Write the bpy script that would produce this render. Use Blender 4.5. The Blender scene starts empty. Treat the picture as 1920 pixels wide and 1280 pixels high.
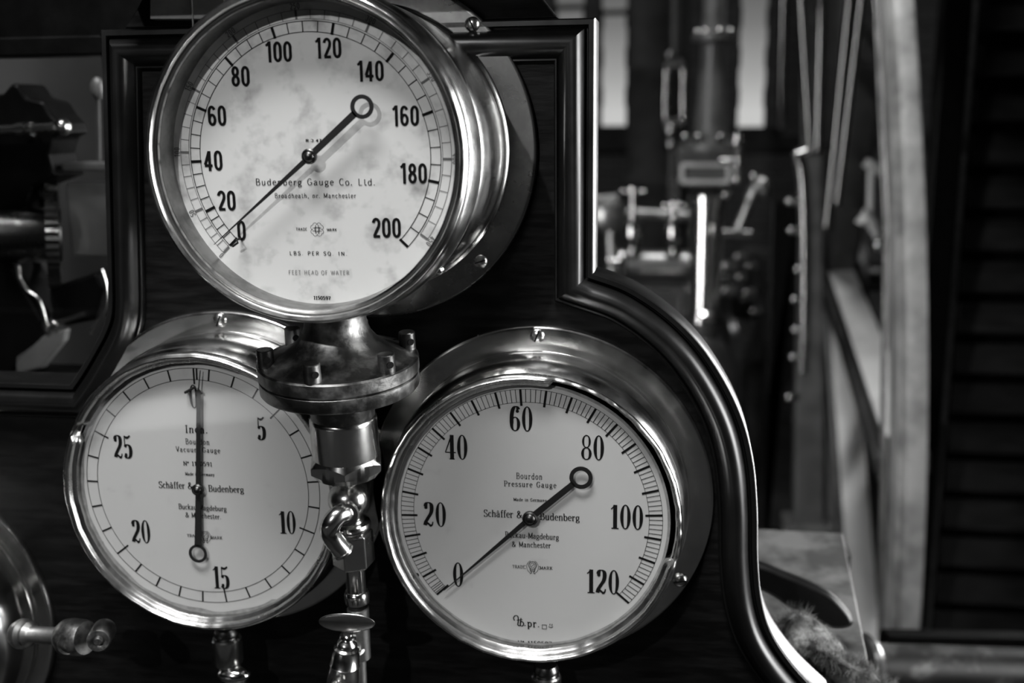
import bpy, bmesh, math, random
from mathutils import Vector, Matrix, noise
random.seed(7)
S = bpy.context.scene
COL = S.collection
PI = math.pi

# ------------------------------------------------------------------ camera
FPX, YAW, PITCH, ROLL, DIST = 1998.18, 0.156413, 0.207645, -0.010436, 0.75
_F = Vector((-math.sin(YAW)*math.cos(PITCH), math.cos(YAW)*math.cos(PITCH), -math.sin(PITCH)))
_R0 = Vector((math.cos(YAW), math.sin(YAW), 0)); _U0 = _R0.cross(_F)
_R = _R0*math.cos(ROLL) + _U0*math.sin(ROLL)
_U = -_R0*math.sin(ROLL) + _U0*math.cos(ROLL)
CAM = Vector((0, -DIST, 0))
cd = bpy.data.cameras.new('camera'); cam = bpy.data.objects.new('camera', cd); COL.objects.link(cam)
cam.matrix_world = Matrix(((_R.x, _U.x, -_F.x, 0), (_R.y, _U.y, -_F.y, -DIST), (_R.z, _U.z, -_F.z, 0), (0, 0, 0, 1)))
cd.sensor_width = 36; cd.lens = FPX/1920*36; cd.clip_start = 0.02; cd.clip_end = 100
cd.dof.use_dof = True; cd.dof.focus_distance = 0.70; cd.dof.aperture_fstop = 5.0
S.camera = cam

# ------------------------------------------------------------------ world
S.view_settings.view_transform = 'Standard'; S.view_settings.look = 'None'
S.view_settings.exposure = 0.0; S.view_settings.gamma = 1.0; S.view_settings.use_curve_mapping = False
W = bpy.data.worlds.new('overcast_sky'); S.world = W; W.use_nodes = True
nt = W.node_tree; nt.nodes.clear()
N = nt.nodes.new; L = nt.links.new
tc = N('ShaderNodeTexCoord'); sx = N('ShaderNodeSeparateXYZ'); L(tc.outputs['Generated'], sx.inputs[0])
el = N('ShaderNodeValToRGB'); mr = N('ShaderNodeMapRange')
mr.inputs[1].default_value = -0.02; mr.inputs[2].default_value = 0.16
L(sx.outputs['Z'], mr.inputs[0]); L(mr.outputs[0], el.inputs[0])
cr = el.color_ramp
cr.elements[0].position = 0.0; cr.elements[0].color = (.62, .62, .61, 1)
cr.elements[1].position = 1.0; cr.elements[1].color = (.035, .035, .035, 1)
for p_, v_ in ((.12, .62), (.3, .40), (.55, .20), (.8, .09)):
    e_ = cr.elements.new(p_); e_.color = (v_, v_, v_*.985, 1)
az = N('ShaderNodeMapRange'); az.inputs[1].default_value = .55; az.inputs[2].default_value = .85
L(sx.outputs['Y'], az.inputs[0])
nz = N('ShaderNodeTexNoise'); nz.inputs['Scale'].default_value = 3.2; nz.inputs['Detail'].default_value = 2
L(tc.outputs['Generated'], nz.inputs['Vector'])
nr = N('ShaderNodeMapRange'); nr.inputs[1].default_value = .5; nr.inputs[2].default_value = .75; nr.inputs[3].default_value = .001; nr.inputs[4].default_value = .018
L(nz.outputs[0], nr.inputs[0])
mx = N('ShaderNodeMix'); mx.data_type = 'RGBA'
L(az.outputs[0], mx.inputs[0]); L(nr.outputs[0], mx.inputs[6]); L(el.outputs[0], mx.inputs[7])
fl = N('ShaderNodeMapRange'); fl.inputs[1].default_value = -.10; fl.inputs[2].default_value = -.36; fl.inputs[3].default_value = .0; fl.inputs[4].default_value = .032
L(sx.outputs['Z'], fl.inputs[0]); ad = N('ShaderNodeMix'); ad.data_type = 'RGBA'; ad.blend_type = 'ADD'; ad.inputs[0].default_value = 1
L(mx.outputs[2], ad.inputs[6]); L(fl.outputs[0], ad.inputs[7])
bg = N('ShaderNodeBackground'); L(ad.outputs[2], bg.inputs[0]); out = N('ShaderNodeOutputWorld'); L(bg.outputs[0], out.inputs[0])

# ------------------------------------------------------------------ lights (lamp and windows out of frame, plus added fill lights)
def area(name, loc, target, sx_, sy_, power, spread=PI):
    l = bpy.data.lights.new(name, 'AREA'); l.shape = 'RECTANGLE'; l.size = sx_; l.size_y = sy_; l.energy = power; l.spread = spread
    o = bpy.data.objects.new(name, l); COL.objects.link(o); o.location = loc
    o.rotation_euler = (Vector(target)-Vector(loc)).to_track_quat('-Z', 'Y').to_euler(); return o
def spot(name, loc, target, power, angle, blend, radius):
    l = bpy.data.lights.new(name, 'SPOT'); l.energy = power; l.spot_size = math.radians(angle); l.spot_blend = blend; l.shadow_soft_size = radius
    o = bpy.data.objects.new(name, l); COL.objects.link(o); o.location = loc
    o.rotation_euler = (Vector(target)-Vector(loc)).to_track_quat('-Z', 'Y').to_euler(); return o
spot('hall_lamp_light', (-.78, -2.7, 1.3), (-.24, 0, -.12), 195, 20, 1.0, .03)
area('high_window_light', (-.45, -1.2, 2.75), (-.25, -.05, -.2), 1.5, .55, 29, math.radians(60))
area('side_window_light', (2.2, -.15, .1), (-.2, -.1, -.15), 1.2, 1.9, 21, math.radians(60))
area('glass_streak_light', (-1.675, -2.64, -.969), (-.34, -.06, -.20), 1.1, .10, .30, math.radians(120))  # strip added to lay a reflection streak on the vacuum gauge glass
area('rear_window_light', (2.3, 2.6, -.15), (-.2, .0, -.15), .55, 3.1, 24, math.radians(50))
area('hall_top_fill_light', (-.1, 1.9, 3.4), (.95, 2.6, -.4), 1.0, .8, 19, math.radians(70))  # unseen overhead light added to brighten the spokes and table
area('hall_left_window_light', (-2.1, -.5, .1), (.5, 3.0, -.1), .22, 3.0, 10.5, math.radians(50))
area('hall_far_fill_light', (-2.8, 4.6, 1.8), (.6, 9.0, -.6), 1.0, 1.6, 9, math.radians(120))  # added fill for the back wall, no such window known
area('hall_right_fill_light', (3.6, 6.0, 1.6), (.9, 3.0, -.2), 1.0, 1.6, 8)  # added fill that brightens the engine background from the right

# ------------------------------------------------------------------ geometry helpers
def ray(px, py):
    return _F + _R*((px-960)/FPX) + _U*((640-py)/FPX)
def at(px, py, Y):
    d = ray(px, py); return CAM + d*((Y+DIST)/d.y)
def atz(px, py, z):
    d = ray(px, py); return CAM + d*(z/d.z)
def mpp(px, py, Y):
    return (at(px, py, Y)-CAM).dot(_F)/FPX

class MB:
    def __init__(s): s.v = []; s.f = []; s.m = []; s.mi = 0
    def add(s, vs, fs):
        o = len(s.v); s.v += [Vector(v) for v in vs]
        for f in fs: s.f.append([i+o for i in f]); s.m.append(s.mi)
        return s
    def lathe(s, prof, o, ax, n=64, fn=None, a0=0, a1=2*PI, up=None, cap=False):
        o = Vector(o); ax = Vector(ax).normalized()
        up = Vector(up) if up else (Vector((0, 0, 1)) if abs(ax.z) < .9 else Vector((1, 0, 0)))
        u = (up-ax*up.dot(ax)).normalized(); w = ax.cross(u)
        full = abs(a1-a0-2*PI) < 1e-6; cnt = n if full else n+1
        vs = []
        for i in range(cnt):
            a = a0+(a1-a0)*i/n
            for k, (r, h) in enumerate(prof):
                rr, hh = fn(a, r, h, k) if fn else (r, h)
                vs.append(o+ax*hh+(u*math.cos(a)+w*math.sin(a))*rr)
        K = len(prof); fs = []
        for i in range(n):
            j = (i+1) % cnt
            for k in range(K-1): fs.append([i*K+k, j*K+k, j*K+k+1, i*K+k+1])
        if cap:
            fs.append([i*K for i in range(cnt)][::-1]); fs.append([i*K+K-1 for i in range(cnt)])
        return s.add(vs, fs)
    def cyl(s, p0, p1, r0, r1=None, n=24, bev=0.0):
        p0, p1 = Vector(p0), Vector(p1); r1 = r0 if r1 is None else r1; h = (p1-p0).length
        if bev: pr = [(0, 0), (r0-bev, 0), (r0, bev), (r1, h-bev), (r1-bev, h), (0, h)]
        else: pr = [(0, 0), (r0, 0), (r1, h), (0, h)]
        return s.lathe(pr, p0, p1-p0, n)
    def tube(s, pts, r, n=12, flat=1.0, up=None):
        pts = [Vector(p) for p in pts]; m = len(pts)
        rs = r if isinstance(r, (list, tuple)) else [r]*m
        vs = []; fs = []; nrm = Vector(up) if up else None
        for i in range(m):
            t = (pts[min(i+1, m-1)]-pts[max(i-1, 0)]).normalized()
            if nrm is None: nrm = t.orthogonal().normalized()
            nrm = (nrm-t*nrm.dot(t)).normalized(); b = t.cross(nrm)
            for k in range(n):
                a = 2*PI*k/n; vs.append(pts[i]+(nrm*math.cos(a)+b*math.sin(a)*flat)*rs[i])
        for i in range(m-1):
            for k in range(n):
                k2 = (k+1) % n; fs.append([i*n+k, i*n+k2, (i+1)*n+k2, (i+1)*n+k])
        fs.append(list(range(n))[::-1]); fs.append([(m-1)*n+k for k in range(n)])
        return s.add(vs, fs)
    def box(s, c, d, rot=None):
        c = Vector(c); vs = []
        for z in (-.5, .5):
            for y in (-.5, .5):
                for x in (-.5, .5):
                    v = Vector((x*d[0], y*d[1], z*d[2])); v = rot @ v if rot else v; vs.append(c+v)
        return s.add(vs, [[0, 2, 3, 1], [4, 5, 7, 6], [0, 1, 5, 4], [2, 6, 7, 3], [0, 4, 6, 2], [1, 3, 7, 5]])
    def bar(s, p0, p1, w, d, side=(0, 1, 0)):
        p0, p1 = Vector(p0), Vector(p1); t = (p1-p0).normalized(); sd = Vector(side); sd = (sd-t*sd.dot(t)).normalized(); b = t.cross(sd)
        vs = []
        for p in (p0, p1):
            for a, c in ((-1, -1), (1, -1), (1, 1), (-1, 1)): vs.append(p+b*a*w/2+sd*c*d/2)
        return s.add(vs, [[3, 2, 1, 0], [4, 5, 6, 7], [0, 1, 5, 4], [1, 2, 6, 5], [2, 3, 7, 6], [3, 0, 4, 7]])
    def prism(s, poly, vec):
        n = len(poly); vec = Vector(vec); vs = [Vector(p) for p in poly]+[Vector(p)+vec for p in poly]
        return s.add(vs, [list(range(n)), [n+i for i in range(n)][::-1]]+[[i, i+n, (i+1) % n+n, (i+1) % n] for i in range(n)])
    def sphere(s, c, r, n=20, sc=(1, 1, 1)):
        c = Vector(c); m = n//2; pr = [(math.sin(PI*i/m)*r, -math.cos(PI*i/m)*r) for i in range(m+1)]
        k0 = len(s.v); s.lathe(pr, c, (0, 0, 1), n)
        for i in range(k0, len(s.v)):
            d = s.v[i]-c; s.v[i] = c+Vector((d.x*sc[0], d.y*sc[1], d.z*sc[2]))
        return s
    def torus(s, c, ax, R, r, n=64, k=12):
        return s.lathe([(R+r*math.cos(2*PI*i/k), r*math.sin(2*PI*i/k)) for i in range(k+1)], c, ax, n)

def rootloc(p):
    l = Vector((0, 0, 0))
    while p: l = l+p.location; p = p.parent
    return l
def obj(name, mb, mats, parent=None, smooth=40, bevel=0, kind=None, label=None, loc=None):
    me = bpy.data.meshes.new(name)
    base = rootloc(parent) if parent else Vector(loc or (0, 0, 0))
    me.from_pydata([tuple(v-base) for v in mb.v], [], mb.f)
    mats = mats if isinstance(mats, (list, tuple)) else [mats]
    for m in mats: me.materials.append(m)
    bm = bmesh.new(); bm.from_mesh(me); bmesh.ops.remove_doubles(bm, verts=bm.verts, dist=1e-6)
    if len(mats) == 1: bmesh.ops.recalc_face_normals(bm, faces=bm.faces)
    else:
        lay = bm.faces.layers
    bm.to_mesh(me); bm.free()
    if len(mats) > 1 and len(me.polygons) == len(mb.m):
        for p, i in zip(me.polygons, mb.m): p.material_index = i
    for p in me.polygons: p.use_smooth = bool(smooth)
    if smooth: me.set_sharp_from_angle(angle=math.radians(smooth))
    me.update()
    o = bpy.data.objects.new(name, me); COL.objects.link(o)
    if parent: o.parent = parent
    else: o.location = base
    if bevel:
        b = o.modifiers.new('bevel', 'BEVEL'); b.width = bevel; b.segments = 2; b.limit_method = 'ANGLE'; b.angle_limit = math.radians(40)
    if kind: o['kind'] = kind
    if label: o['label'] = label
    return o
def tag(o, label, cat, group=None):
    o['label'] = label; o['category'] = cat
    if group: o['group'] = group
    return o
def thing(name, label, cat, loc, group=None):
    o = bpy.data.objects.new(name, None); COL.objects.link(o); o.location = loc; o.empty_display_size = .02
    return tag(o, label, cat, group)
def spline(pts, n=8):
    P = [Vector(p) for p in pts]; out = []
    for i in range(len(P)-1):
        a, b, c, d = P[max(i-1, 0)], P[i], P[i+1], P[min(i+2, len(P)-1)]
        for k in range(n):
            t = k/n; out.append(.5*((2*b)+(c-a)*t+(2*a-5*b+4*c-d)*t*t+(3*b-a-3*c+d)*t**3))
    out.append(P[-1]); return out

# ------------------------------------------------------------------ materials
def mat(name, base=.5, metal=0.0, rough=.4, base2=None, nscale=40, ramp=(.4, .65), rvar=0.0, bump=0.0, bscale=200, coat=0.0, stretch=(1, 1, 1), detail=4, spec=.5):
    m = bpy.data.materials.new(name); m.use_nodes = True; t = m.node_tree; b = t.nodes['Principled BSDF']
    g = lambda v: (v, v, v*.985, 1)
    b.inputs['Base Color'].default_value = g(base); b.inputs['Metallic'].default_value = metal; b.inputs['Roughness'].default_value = rough
    b.inputs['Coat Weight'].default_value = coat; b.inputs['Coat Roughness'].default_value = .12; b.inputs['Specular IOR Level'].default_value = spec
    c = t.nodes.new('ShaderNodeTexCoord'); mp = t.nodes.new('ShaderNodeMapping'); mp.inputs['Scale'].default_value = stretch
    t.links.new(c.outputs['Object'], mp.inputs[0])
    if base2 is not None or rvar:
        n = t.nodes.new('ShaderNodeTexNoise'); n.inputs['Scale'].default_value = nscale; n.inputs['Detail'].default_value = detail; n.inputs['Roughness'].default_value = .62
        t.links.new(mp.outputs[0], n.inputs['Vector'])
        if base2 is not None:
            r = t.nodes.new('ShaderNodeValToRGB'); r.color_ramp.elements[0].position = ramp[0]; r.color_ramp.elements[1].position = ramp[1]
            r.color_ramp.elements[0].color = g(base); r.color_ramp.elements[1].color = g(base2)
            t.links.new(n.outputs[0], r.inputs[0]); t.links.new(r.outputs[0], b.inputs['Base Color'])
        if rvar:
            q = t.nodes.new('ShaderNodeMapRange'); q.inputs[1].default_value = .3; q.inputs[2].default_value = .75
            q.inputs[3].default_value = max(.02, rough-rvar); q.inputs[4].default_value = rough+rvar
            t.links.new(n.outputs[0], q.inputs[0]); t.links.new(q.outputs[0], b.inputs['Roughness'])
    if bump:
        n2 = t.nodes.new('ShaderNodeTexNoise'); n2.inputs['Scale'].default_value = bscale; n2.inputs['Detail'].default_value = 3
        t.links.new(mp.outputs[0], n2.inputs['Vector'])
        bp = t.nodes.new('ShaderNodeBump'); bp.inputs['Strength'].default_value = bump; bp.inputs['Distance'].default_value = .001
        t.links.new(n2.outputs[0], bp.inputs['Height']); t.links.new(bp.outputs[0], b.inputs['Normal'])
    return m
BRASS = mat('polished_brass', .60, 1, .20, .44, 34, (.42, .62), .09, .05, 60)
BRASS_WORN = mat('worn_brass', .50, 1, .25, .28, 40, (.45, .7), .07, .06, 90)
BRASS_DARK = mat('darker_brass', .20, 1, .30, .12, 30, (.42, .66), .08)  # darker brass for the large gauge's flange
BRASS_IN = mat('dull_brass', .30, 1, .42, .16, 45, (.45, .68), .1, .1, 160)
BRONZE = mat('dark_bronze', .10, 1, .40, .34, 48, (.48, .74), .14, .3, 180)
STEELD = mat('dark_steel', .10, 1, .32, .05, 60, (.4, .6), .1)
CHROME = mat('bright_metal', .62, 1, .16, .45, 50, (.4, .6), .06)
WOOD = mat('ebonised_wood', .0022, 0, .38, .006, 26, (.4, .7), .08, .10, 60, 0.0, (1.0, 1.0, 7.0), spec=.12)
PAINT = mat('black_paint', .0015, 0, .40, None, 40, (.4, .6), .08, .05, 120, 0, spec=.10)
INK = mat('black_ink', .006, 0, .7, spec=.05)
INK2 = mat('pale_ink', .20, 0, .7, spec=.2)
PAPER = mat('spotted_dial_card', .52, 0, .55, .33, 55, (.50, .72), 0, 0, 1, 0, spec=.25)
PAPER2 = mat('plain_dial_enamel', .40, 0, .55, .34, 45, (.62, .8), 0, 0, 1, 0, spec=.25)
HOLE_SHADE = mat('hole_shade_black', .004, 0, .8, spec=.1)  # near-black colour put in for the shade inside bolt holes and screw slots
IRON = mat('painted_iron', .022, 0, .38, .04, 12, (.4, .65), .1, .1, 40)
IRON_L = mat('grey_iron', .04, 0, .45, .075, 14, (.35, .7), .1, .1, 40)
STEEL = mat('bright_steel', .42, 1, .24, .34, 18, (.4, .7), .04)
STEEL_R = mat('worn_rim_steel', .34, 1, .42, .15, 9, (.42, .68), .12, .2, 30)
FLOOR = mat('floor_paint', .06, 0, .35, .11, 3, (.4, .7), .1)
TABLE = mat('tread_plate', .15, .3, .5, .05, 13, (.44, .60), .1, .1, 60)
CLOTH = mat('terry_cloth', .025, 0, .95, .17, 75, (.40, .62), 0, .8, 700, spec=.05)
LACQ = mat('dark_lacquer', .002, 0, .34, None, 30, (.4, .6), .06, .06, 90, .04, spec=.38)
PLATE = mat('grey_plate', .11, .2, .5, .07, 30, (.4, .6), .1)
CASEBACK = mat('case_back', .014, 0, .45, .024, 5, (.35, .7), .1)
FRAMEP = mat('pale_plate', .42, .2, .45)
SPOKE_LIT = mat('lit_spoke_tone', .62, .1, .5, .5, 6, (.4, .7), .1)  # pale copy for spoke upper faces, light from above put into the colour
RIM = mat('pale_worn_rim', .52, .3, .5, .22, 8, (.42, .66), .12, .2, 30)
RAIL = mat('tarnished_rail', .025, .7, .45, .13, 16, (.5, .72), .1, .1, 60, 0, (1, 1, 2))
ROD = mat('rod_steel', .15, 1, .3)
MIRROR = mat('turned_steel', .62, 1, .2)
SLAT = mat('black_slat_wood', .006, 0, .5, .010, 8, (.4, .7), .1, 0, 1, 0, (1, 1, 6), spec=.2)
STONE = mat('dark_stone', .03, 0, .7, .05, 9, (.4, .6), 0, .2, 30)

def spots_on(m):      # foxing spots on the old dial card
    t = m.node_tree; b = t.nodes['Principled BSDF']; src = b.inputs['Base Color'].links[0].from_socket
    c = t.nodes.new('ShaderNodeTexCoord'); v = t.nodes.new('ShaderNodeTexVoronoi'); v.inputs['Scale'].default_value = 34
    n = t.nodes.new('ShaderNodeTexNoise'); n.inputs['Scale'].default_value = 90; n.inputs['Detail'].default_value = 3
    t.links.new(c.outputs['Object'], n.inputs['Vector'])
    mx_ = t.nodes.new('ShaderNodeMix'); mx_.data_type = 'VECTOR'; mx_.inputs[0].default_value = .018
    t.links.new(c.outputs['Object'], mx_.inputs[4]); t.links.new(n.outputs['Color'], mx_.inputs[5]); t.links.new(mx_.outputs[1], v.inputs['Vector'])
    r = t.nodes.new('ShaderNodeMapRange'); r.inputs[1].default_value = .0; r.inputs[2].default_value = .24; r.inputs[3].default_value = .45; r.inputs[4].default_value = 1.0
    t.links.new(v.outputs['Distance'], r.inputs[0])
    gate = t.nodes.new('ShaderNodeMath'); gate.operation = 'GREATER_THAN'; gate.inputs[1].default_value = .62
    sep = t.nodes.new('ShaderNodeSeparateColor'); t.links.new(v.outputs['Color'], sep.inputs[0]); t.links.new(sep.outputs[0], gate.inputs[0])
    mm = t.nodes.new('ShaderNodeMath'); mm.operation = 'MAXIMUM'; t.links.new(r.outputs[0], mm.inputs[0]); t.links.new(gate.outputs[0], mm.inputs[1])
    mul = t.nodes.new('ShaderNodeMix'); mul.data_type = 'RGBA'; mul.blend_type = 'MULTIPLY'; mul.inputs[0].default_value = 1
    t.links.new(src, mul.inputs[6]); t.links.new(mm.outputs[0], mul.inputs[7]); t.links.new(mul.outputs[2], b.inputs['Base Color'])
spots_on(PAPER)
def glass_mat(name, tint=.96, refl=1.0):
    m = bpy.data.materials.new(name); m.use_nodes = True; t = m.node_tree; t.nodes.clear()
    tr = t.nodes.new('ShaderNodeBsdfTransparent'); tr.inputs[0].default_value = (tint, tint, tint, 1)
    gl = t.nodes.new('ShaderNodeBsdfGlossy'); gl.inputs['Roughness'].default_value = .03; gl.inputs[0].default_value = (refl, refl, refl, 1)
    fr = t.nodes.new('ShaderNodeFresnel'); fr.inputs[0].default_value = 1.45
    mx_ = t.nodes.new('ShaderNodeMixShader'); o = t.nodes.new('ShaderNodeOutputMaterial')
    ge = t.nodes.new('ShaderNodeNewGeometry'); sb = t.nodes.new('ShaderNodeMath'); sb.operation = 'SUBTRACT'; sb.inputs[0].default_value = 1; ml = t.nodes.new('ShaderNodeMath'); ml.operation = 'MULTIPLY'
    t.links.new(ge.outputs['Backfacing'], sb.inputs[1]); t.links.new(sb.outputs[0], ml.inputs[0]); t.links.new(fr.outputs[0], ml.inputs[1]); t.links.new(ml.outputs[0], mx_.inputs[0]); t.links.new(tr.outputs[0], mx_.inputs[1]); t.links.new(gl.outputs[0], mx_.inputs[2]); t.links.new(mx_.outputs[0], o.inputs[0]); return m
GLASS = glass_mat('gauge_glass'); PANE = glass_mat('window_glass', .97, .12)
def brick_mat():
    m = bpy.data.materials.new('dark_brickwork'); m.use_nodes = True; t = m.node_tree; b = t.nodes['Principled BSDF']; b.inputs['Roughness'].default_value = .7
    c = t.nodes.new('ShaderNodeTexCoord'); mp = t.nodes.new('ShaderNodeMapping'); mp.inputs['Rotation'].default_value = (PI/2, 0, 0)
    k = t.nodes.new('ShaderNodeTexBrick'); k.inputs['Scale'].default_value = 4.2
    k.inputs['Color1'].default_value = (.13, .13, .13, 1); k.inputs['Color2'].default_value = (.08, .08, .08, 1); k.inputs['Mortar'].default_value = (.22, .22, .22, 1); k.inputs['Mortar Size'].default_value = .012
    t.links.new(c.outputs['Object'], mp.inputs[0]); t.links.new(mp.outputs[0], k.inputs['Vector']); t.links.new(k.outputs[0], b.inputs['Base Color']); return m
BRICK = brick_mat()
def rad_brush(m, amt=.35):
    return m

# ------------------------------------------------------------------ lettering (stroke glyphs drawn as printed ribbons)
def arc(cx, cy, rx, ry, a0, a1, n=20):
    return [(cx+rx*math.cos(math.radians(a0+(a1-a0)*i/n)), cy+ry*math.sin(math.radians(a0+(a1-a0)*i/n))) for i in range(n+1)]
def cv(*pts, n=6):
    return [(p.x, p.y) for p in spline([(x, y, 0) for x, y in pts], n)]
def ln(*p): return list(p)
# glyph = (advance, strokes, serifs, balls)
DIDOT = {
 '0': (.46, [('ring', .21, .5, .205, .5, .072, .455)], [], []),
 '1': (.36, [ln((.19, .02), (.19, .97))], [ln((.05, .02), (.33, .02)), cv((.03, .80), (.10, .86), (.17, .97))], []),
 '2': (.46, [cv((.085, .80), (.12, .92), (.21, .965), (.31, .90), (.335, .74), (.30, .55), (.18, .34), (.09, .18), (.055, .04))],
       [], [(.105, .765, .068), ]),
 '4': (.47, [ln((.29, .02), (.29, .98))], [ln((.19, .02), (.39, .02)), ln((.28, .98), (.03, .29)), ln((.02, .28), (.44, .28))], []),
 '5': (.44, [cv((.075, .50), (.13, .57), (.22, .585), (.31, .50), (.335, .31), (.30, .12), (.20, .025), (.11, .05), (.07, .14))], [ln((.075, .96), (.075, .48))], [(.10, .165, .066)]),
 '6': (.46, [('ring', .21, .29, .205, .29, .072, .245), cv((.345, .86), (.30, .955), (.22, .975), (.14, .89), (.092, .72), (.074, .50), (.076, .30))], [], [(.305, .80, .068)]),
 '8': (.46, [('ring', .21, .74, .17, .26, .085, .215), ('ring', .21, .255, .205, .255, .092, .21)], [], []),
}
GROT = {
 '0': (.50, [arc(.22, .68, .145, .24, 0, 180, 16)+arc(.22, .32, .145, .24, 180, 360, 16)+[(.365, .68)]], [], []),
 '1': (.42, [ln((.25, .0), (.25, 1.0))], [ln((.06, .80), (.14, .84), (.22, .95))], []),
 '2': (.48, [arc(.21, .72, .145, .20, 175, 0, 16)+cv((.355, .70), (.32, .55), (.20, .32), (.09, .09)), ln((.05, .08), (.39, .08))], [], []),
 '4': (.50, [ln((.29, .0), (.29, .96)), ln((.28, .94), (.05, .30)), ln((.02, .26), (.43, .26))], [], []),
 '5': (.48, [ln((.36, .92), (.09, .92)), ln((.09, .92), (.075, .52)), arc(.215, .34, .145, .26, 130, -160, 20)], [], []),
 '6': (.50, [arc(.22, .31, .145, .23, 0, 360, 28), arc(.22, .68, .145, .24, 25, 180, 14)+[(.075, .32)]], [], []),
 '3': (.48, [arc(.20, .73, .14, .19, 160, -90, 16), arc(.20, .30, .15, .22, 90, -165, 18)], [], []),
 '8': (.50, [arc(.22, .73, .125, .19, 0, 360, 28), arc(.22, .29, .145, .21, 0, 360, 28)], [], []),
}
x = .66
def fs(a, b, y=0.0): return ln((a, y), (b, y))
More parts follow.
